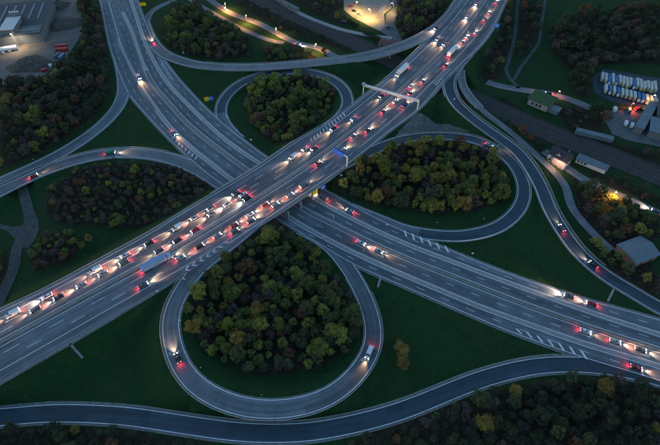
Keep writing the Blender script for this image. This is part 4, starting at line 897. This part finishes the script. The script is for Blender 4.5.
# white gabled house pair by the lane
t, L_, D, rf = house(((546, 160), (563, 168), 9), 0, 5.0, 3.6, 'white gabled house with dark roof lit by the lane lamp', 'house', WALLW, ROOFD, 'x', wins=[(.15, 1, 1.1, 1.6), (.38, 1, 1.1, 1.6), (.62, 1, 1.1, 1.6), (.85, 1, 1.1, 1.6), (.2, 3.2, .9, 1.1), (.8, 3.2, .9, 1.1)])
g_ = MB().prism([(-1.9, 4.5), (-1.9, 6.2), (0, 8.0), (1.9, 6.2), (1.9, 4.5)], -.25, 3.2); o = mesh('dormer', [(v[0]+L_*.5, v[1], v[2]) for v in g_.v], g_.f, WALLW, t)
g_ = MB().prism([(-2.3, 6.0), (0, 8.25), (2.3, 6.0), (0, 8.6)], -.45, 3.4); mesh('dormer_roof', [(v[0]+L_*.5, v[1], v[2]) for v in g_.v], g_.f, ROOFD, t)
MB().box(L_*.5-.5, L_*.5+.5, -.3, -.255, 5.1, 6.4).build('window', GLASS, t); MB().box(L_*.8, L_*.8+.7, 4, 4.8, 7, 9.6).build('chimney', BRICK, t)
t, L_, D, rf = house(((563, 170), (569, 164), 8), 0, 5.2, 3.8, 'tall white gable-fronted house next to the white gabled house', 'house', WALLW, ROOFD, None, wins=[(.3, 1, 1.1, 1.6), (.7, 1, 1.1, 1.6), (.5, 3.4, 1.2, 1.3)])
t, L_, D, rf = house(((575, 162), (604, 174), 5), 0, 2.7, .0, 'long low flat-roofed row of sheds behind the lane', 'shed', WALLW, ROOFM, wins=[(.08, .8, 1., 1.2), (.2, .8, 1., 1.2), (.32, .8, 1.4, 1.2)], name='shed_row')
t, L_, D, rf = house(((527, 104), (546, 112), 12), 0, 4.6, .0, 'flat green-roofed house beside the park road', 'house', mat('pinkish_render', (.38, .3, .27), .8), ROOFG, wins=[(.25, 1.2, 1.3, 1.6), (.45, 1.2, 1.3, 1.6), (.62, 1.2, 1.3, 1.6)], over=1.2)
mb = MB(); mb.box(L_+.4, L_+7, 1, 7, -.3, 2.6); mb.build('annexe', WALLG, t); MB().box(L_+.2, L_+7.2, .8, 7.2, 2.603, 2.85).build('annexe_roof', ROOFM, t)
t, L_, D, rf = house(((632, 268), (655, 259), 12), 0, 4.0, 1.8, 'metal-roofed house among the trees at the right edge', 'house', BRICK, ROOFM, 'x', wins=[(.3, 1, 1.4, 1.5), (.7, 1, 1.4, 1.5)])
t, L_, D, rf = house(((378, 47), (396, 52), 9), 0, 3.4, .9, 'small building with dark red roof by the slip bridge', 'building', WALLG, ROOFR, 'x', name='kiosk_building', wins=[(.2, 1, 1.2, 1.2)])
# gravel works, upper left
Y0 = patch('works_yard', [(-60, -30), (78, -30), (84, 8), (86, 30), (68, 54), (66, 68), (50, 76), (20, 80), (-10, 90), (-80, 96)], DIRT, -.0)
t, L_, D, rf = house(((-28, 50), (45, 42), 62), 0, 7.5, 0, 'big dark flat-roofed hall with a grey rim at the upper left', 'industrial hall', WALLG, ROOFDK, name='industrial_hall', over=.4)
MB().box(.5, L_-.5, .4, 13, 7.86, 8.1).build('roof_apron', mat('roof_grey', (.13, .135, .13), .8, .2, .4), t)
MB().box(L_*.66, L_*.93, 5.5, 6.8, 8.12, 8.7).build('roof_duct', CONC, t)
for k in range(7): MB().box(L_*(.06+.135*k), L_*(.06+.135*k)+1.6, 26, 56, 7.86, 8.15).build('skylight', ROOFM, t)
for k in range(3): MB().box(L_*(.2+.2*k), L_*(.2+.2*k)+1.2, 20, 21.2, 7.86, 8.6).build('roof_vent', STEEL, t)
c1, c2 = U(3, 33, 9), U(17, 33, 9); an = math.atan2(*(U(3, 16, 9)-U(10, 34, 9))[::-1])
tt = empty('roof_cabin', (*U(8, 34, 8.4), 0), R(10), 'pale flat-roofed block rising from the dark hall', 'building')
MB().box(-5.2, 5.2, 0, 22, 8.13, 11.5).build('wall', WALLG, tt); MB().box(-5.5, 5.5, -.3, 22.3, 11.503, 11.8).build('roof', WALLW, tt)
MB().box(-3.5, 3, 22.4, 30, 8.13, 13.5).build('tower', WALLG, tt)
for k in range(4): MB().tube((-3+2*k, 26, 13.52), (-3+2*k, 26, 14.6), .6, n=10).build('silo_vent', WHITE, tt)
t = street_lamp(10.5, 34, 12.2, R(-80), 2600, (1, .78, .52), LAMPW, 'bright white floodlight on the hall at the upper left', arm=1.2)
x, y = U(0, 51, 2.2); x2, y2 = U(17, 47, 2.2); t = empty('storage_tank', (x, y, 0), 0, 'long silver cylindrical tank lying before the hall', 'tank')
MB().tube((-26, -5., 2.1), (x2-x, y2-y, 2.1), 1.7, n=20).build('shell', WHITE, t)
for f_ in (.1, .5, .9): MB().box(-1, 1, -1.4, 1.4, -.3, 1.0, rot=.2, o=((x2-x)*f_, (y2-y)*f_, 0)).build('saddle', CONC, t)
HEAPM = mat('heap_gravel', (.085, .068, .052), .95, .45, .5)
def heap(px, py, rx, ry, h_, label, m=HEAPM):
    x, y = U(px, py, 0); bm = bmesh.new(); bmesh.ops.create_grid(bm, x_segments=48, y_segments=48, size=1)
    for v in bm.verts:
        X, Y_ = v.co.x, v.co.y; a = math.atan2(Y_, X); rr = math.hypot(X, Y_)*(1+.12*math.sin(3*a+px)+.06*math.sin(7*a))
        hh = max(0, 1-rr)**.85; hh += .06*math.sin(X*9+py)*math.sin(Y_*8)*(hh > .05); hh += .03*math.sin(X*25)*math.sin(Y_*23+1)*(hh > .05)
        v.co = (X*rx, Y_*ry, hh*h_-.25)
    me = bpy.data.meshes.new('gravel_heap'); bm.to_mesh(me); bm.free(); me.materials.append(m); me.polygons.foreach_set('use_smooth', [True]*len(me.polygons))
    o = link(bpy.data.objects.new('gravel_heap', me)); o.location = (x, y, 0); return tag(o, label, 'heap')
heap(31, 65, 17, 12, 7, 'big brown gravel heap in front of the silver tank'); heap(67, 24, 15, 13, 6, 'gravel heap behind the hall at the right of the works'); heap(58, 6, 12, 9, 4, 'low gravel heap at the top of the works')
def container(px, py, rz, m, label, L_=6.1, W_=2.4, H_=2.6):
    x, y = U(px, py, 1); t = empty('container', (x, y, 0), rz, label, 'container'); MB().box(-L_/2, L_/2, -W_/2, W_/2, 0, H_).build('box', m, t)
    mb = MB()
    for k in range(12):
        for s in (-1, 1): mb.box(-L_/2+.3+k*(L_-.6)/11-.06, -L_/2+.3+k*(L_-.6)/11+.06, s*W_/2-.04, s*W_/2+.04, .1, H_-.1)
    mb.build('side_ribs', m, t)
    for s in (-.6, .6): MB().box(L_/2, L_/2+.05, s-.55, s+.55, .1, H_-.15).build('door', m, t)
REDP = plain('red_coat', (.42, .03, .03), .5)
container(61, 46.5, R(5), REDP, 'red container, upper of two stacked close together by the wood', 9); container(62, 50, R(5), REDP, 'red container, lower of two by the wood', 9)
container(57, 56, R(70), WALLG, 'grey container below the red containers'); container(62, 57, R(80), plain('blue_coat', (.1, .18, .3), .5), 'blue-grey container right of the grey one'); container(44, 70, R(35), REDP, 'small red skip beside the big gravel heap', 4, 2.2, 1.8); container(53, 66, R(20), WHITE, 'white container at the tip of the wood', 5)
vehicle(l_, 'green', *U(42, 6, 1), 0, R(-52), 'green lorry parked behind the dark hall', 'vehicles at the gravel works', lit=False, s=.9); vehicle(v_, 'white', *U(49, 14, 1), 0, R(-40), 'white van parked beside the green lorry', 'vehicles at the gravel works', lit=False)
vehicle(l_, 'red', *U(53, 0, 1), 0, R(10), 'red lorry at the top edge of the gravel works', 'vehicles at the gravel works', lit=False, s=.7); vehicle(c_, 'black', *U(55, 53, 1), 0, R(60), 'black car beside the red containers', 'vehicles at the gravel works', lit=False)
# lit square at the top
patch('square', [(343, -12), (366, -14), (386, -12), (392, 8), (384, 14), (385, 26), (380, 31), (371, 27), (352, 17), (344, 10)], mat('sandy_paving', (.30, .26, .19), .9, .2, .3), -.0)
patch('street', [(386, -12), (398, -12), (397, 16), (396, 26), (402, 39), (399, 44), (380, 31), (385, 26), (386, 14), (393, 8)], ASPH_OLD, -.012)
t = empty('outdoor_stairs', (*U(382, 10, 0), 0), R(70), 'broad pale stairs curving beside the lit square', 'stairs')
for k in range(9): MB().box(-8+k*2.0, -6.05+k*2.0, -2.4, 2.4, -.2, .2+.12*k).build('tread', CONC, t)
for px, py, col, rz, lab in ((351, 6, 'red', 20, 'red car, upper left of those parked by the lit square'), (356, 3, 'red', 30, 'red car at the top of the lit square'), (359, 14, 'white', -30, 'white car at the left edge of the lit square'), (354, 11, 'black', -30, 'black car between the red and white cars on the square'), (344, 22, 'dark blue', -15, 'dark blue car below the lit square by the hedge'), (388, 27, 'green', 20, 'dark green car on the street below the lit square')):
    vehicle(c_, col, *U(px, py, .5), .02, R(rz), lab, 'cars parked round the lit square', lit=False)
def hedge(pa, pb, wd, h_, lab):
    a, b_ = U(*pa, 1), U(*pb, 1); L_ = np.linalg.norm(b_-a); n = int(L_*wd*60); g = rng; c = np.c_[g.random(n)*L_, (g.random(n)-.5)*wd*(1+.25*np.sin(g.random(n)*9)), g.random(n)**.5*h_]; d = g.normal(size=(n, 3)); d /= np.linalg.norm(d, axis=1)[:, None]; u = np.cross(d, g.normal(size=(n, 3))); u /= np.linalg.norm(u, axis=1)[:, None]; w2 = np.cross(d, u); s = .2
    o = link(bpy.data.objects.new('hedge', quads_mesh('hedge', np.stack([c-u*s, c+w2*s, c+u*s, c-w2*s], 1).reshape(-1, 3), LEAF['dark green']))); o.location = (*a, 0); o.rotation_euler = (0, 0, math.atan2(*(b_-a)[::-1])); tag(o, lab, 'hedge')
hedge((364, 32), (381, 40), 3.5, 2, 'dark hedge beside the lane below the lit square'); hedge((348, 20), (358, 26), 3, 1.8, 'short dark hedge at the left below the lit square')
# lorry yard, upper right
patch('lorry_yard', [(592, 78), (604, 69), (664, 79), (676, 112), (640, 107), (612, 102), (594, 92)], ASPH_NEW, 0.0)
patch('works_yard', [(604, 118), (612, 110), (640, 111), (700, 122), (700, 158), (662, 147), (630, 141), (612, 134)], ASPH_OLD, 0.0)
cols = ['white', 'white', 'blue', 'white', 'blue', 'white', 'white', 'white', 'white', 'blue', 'white', 'white', 'white', 'white', 'white', 'white']
YELLOWW = plain('cream_coat', (.5, .42, .25), .5)
def semi(col):
    t = empty('parked_trailer', (0, 0, 0), 0, 'x', 'trailer'); m = plain('trailer_blue', (.02, .12, .30), .5) if col == 'blue' else plain('trailer_white', (.50, .49, .42), .6)
    MB().box(-6.4, 6.4, -1.2, 1.2, 1.1, 3.8).build('box', m, t); MB().box(-6.2, 6.2, -.5, .5, .75, 1.09).build('chassis', RUBBER, t); wheels(t, (-5, -3.9, -2.8), 1.18, .48, .3)
    MB().box(6.41, 7.6, -1.1, 1.1, .6, 2.9).build('cab', YELLOWW if col != 'blue' else WHITE, t); return t
SP = {}
def put_semi(px, py, col, rz, lab, sc):
    if col not in SP: SP[col] = t = semi(col)
    else: t = copy_tree(SP[col])
    t.location = (*U(px, py, 2), .02); t.rotation_euler = (0, 0, rz); t.scale = (sc, .74, .8); tag(t, lab, 'trailer', 'trailers parked in the lorry yard')
for k in range(16): put_semi(602.5+k*3.5, 76.2+k*.66+(k*7 % 5)*.35, cols[k], R(-112 if k % 2 else -114), f'{cols[k]} trailer, {nth(k)} from the left in the back row of the lorry yard', .72+.06*(k*5 % 4))
for k, cc in enumerate(['white', 'blue', 'white', 'blue', 'white', 'white', 'white', 'white', 'blue', 'blue', 'white', 'white', 'blue']): put_semi(606+k*4.1, 88+k*1.05, cc, R(-112), f'{cc} trailer, {nth(k)} from the left in the front row of the lorry yard', .62)
for px, py, kd, col, rz, lab in ((615, 109, v_, 'white', 70, 'white van at the left of the red glow in the works yard'), (629, 110, v_, 'grey', 75, 'grey van in the middle of the works yard'), (626, 123, v_, 'white', 60, 'white van, upper left of three in the works yard'), (632, 125, v_, 'white', 60, 'white van, middle of three in the works yard'), (640, 128, v_, 'silver', 60, 'silver van, lowest right of three in the works yard'), (609, 116, c_, 'red', -20, 'red car at the left corner of the works yard'), (604, 112, c_, 'white', 30, 'white car at the left corner of the works yard')):
    vehicle(kd, col, *U(px, py, 1), .02, R(rz), lab, 'vehicles in the works yard', lit=False)
vehicle(v_, 'red', *U(638, 109, 1), .02, R(20), 'red van with tail lights glowing in the works yard', 'vehicles in the works yard')
street_lamp(634, 103, 5, R(-80), 1100, (1, .16, .04), TAILL, 'red warning lamp between the lorry yard and the works yard', arm=.8)  # added light standing in for the glow of a vehicle's brake lights
t, L_, D, rf = house(((640, 135), (655, 108), 5), 0, 4.5, 0, 'long narrow pale-roofed shed in the works yard', 'shed', WALLG, ROOFM, name='long_shed', over=.3)
house(((646, 137), (668, 143), 16), 0, 5, 0, 'grey flat-roofed hall at the right edge below the long shed', 'industrial hall', WALLG, ROOFM, name='industrial_hall'); house(((654, 120), (680, 126), 18), 0, 6, 0, 'darker flat-roofed hall at the right edge beside the long shed', 'industrial hall', WALLG, ROOFDK, name='industrial_hall')
container(594, 135.5, R(-24), ROOFM, 'long pale shed beyond the railway below the works yard', 22, 4, 2.6)
# train of wagons beside the railway lane and the small basin
t = empty('railway_wagons', (*U(284, 7, 1), 0), 0, 'string of dark wagons on the railway at the top', 'train')
a, b_ = U(268, -4, 1), U(300, 12, 1); d = (b_-a); L_ = np.linalg.norm(d); an = math.atan2(d[1], d[0]); d /= L_
for k in range(int(L_/11)): q = a+d*(k*11+5)-np.array(U(284, 7, 1)); MB().box(-5, 5, -1.4, 1.4, 1.0, 3.4, rot=an, o=(q[0], q[1], 0)).build('wagon', ROOFM if k % 2 else WALLG, t)
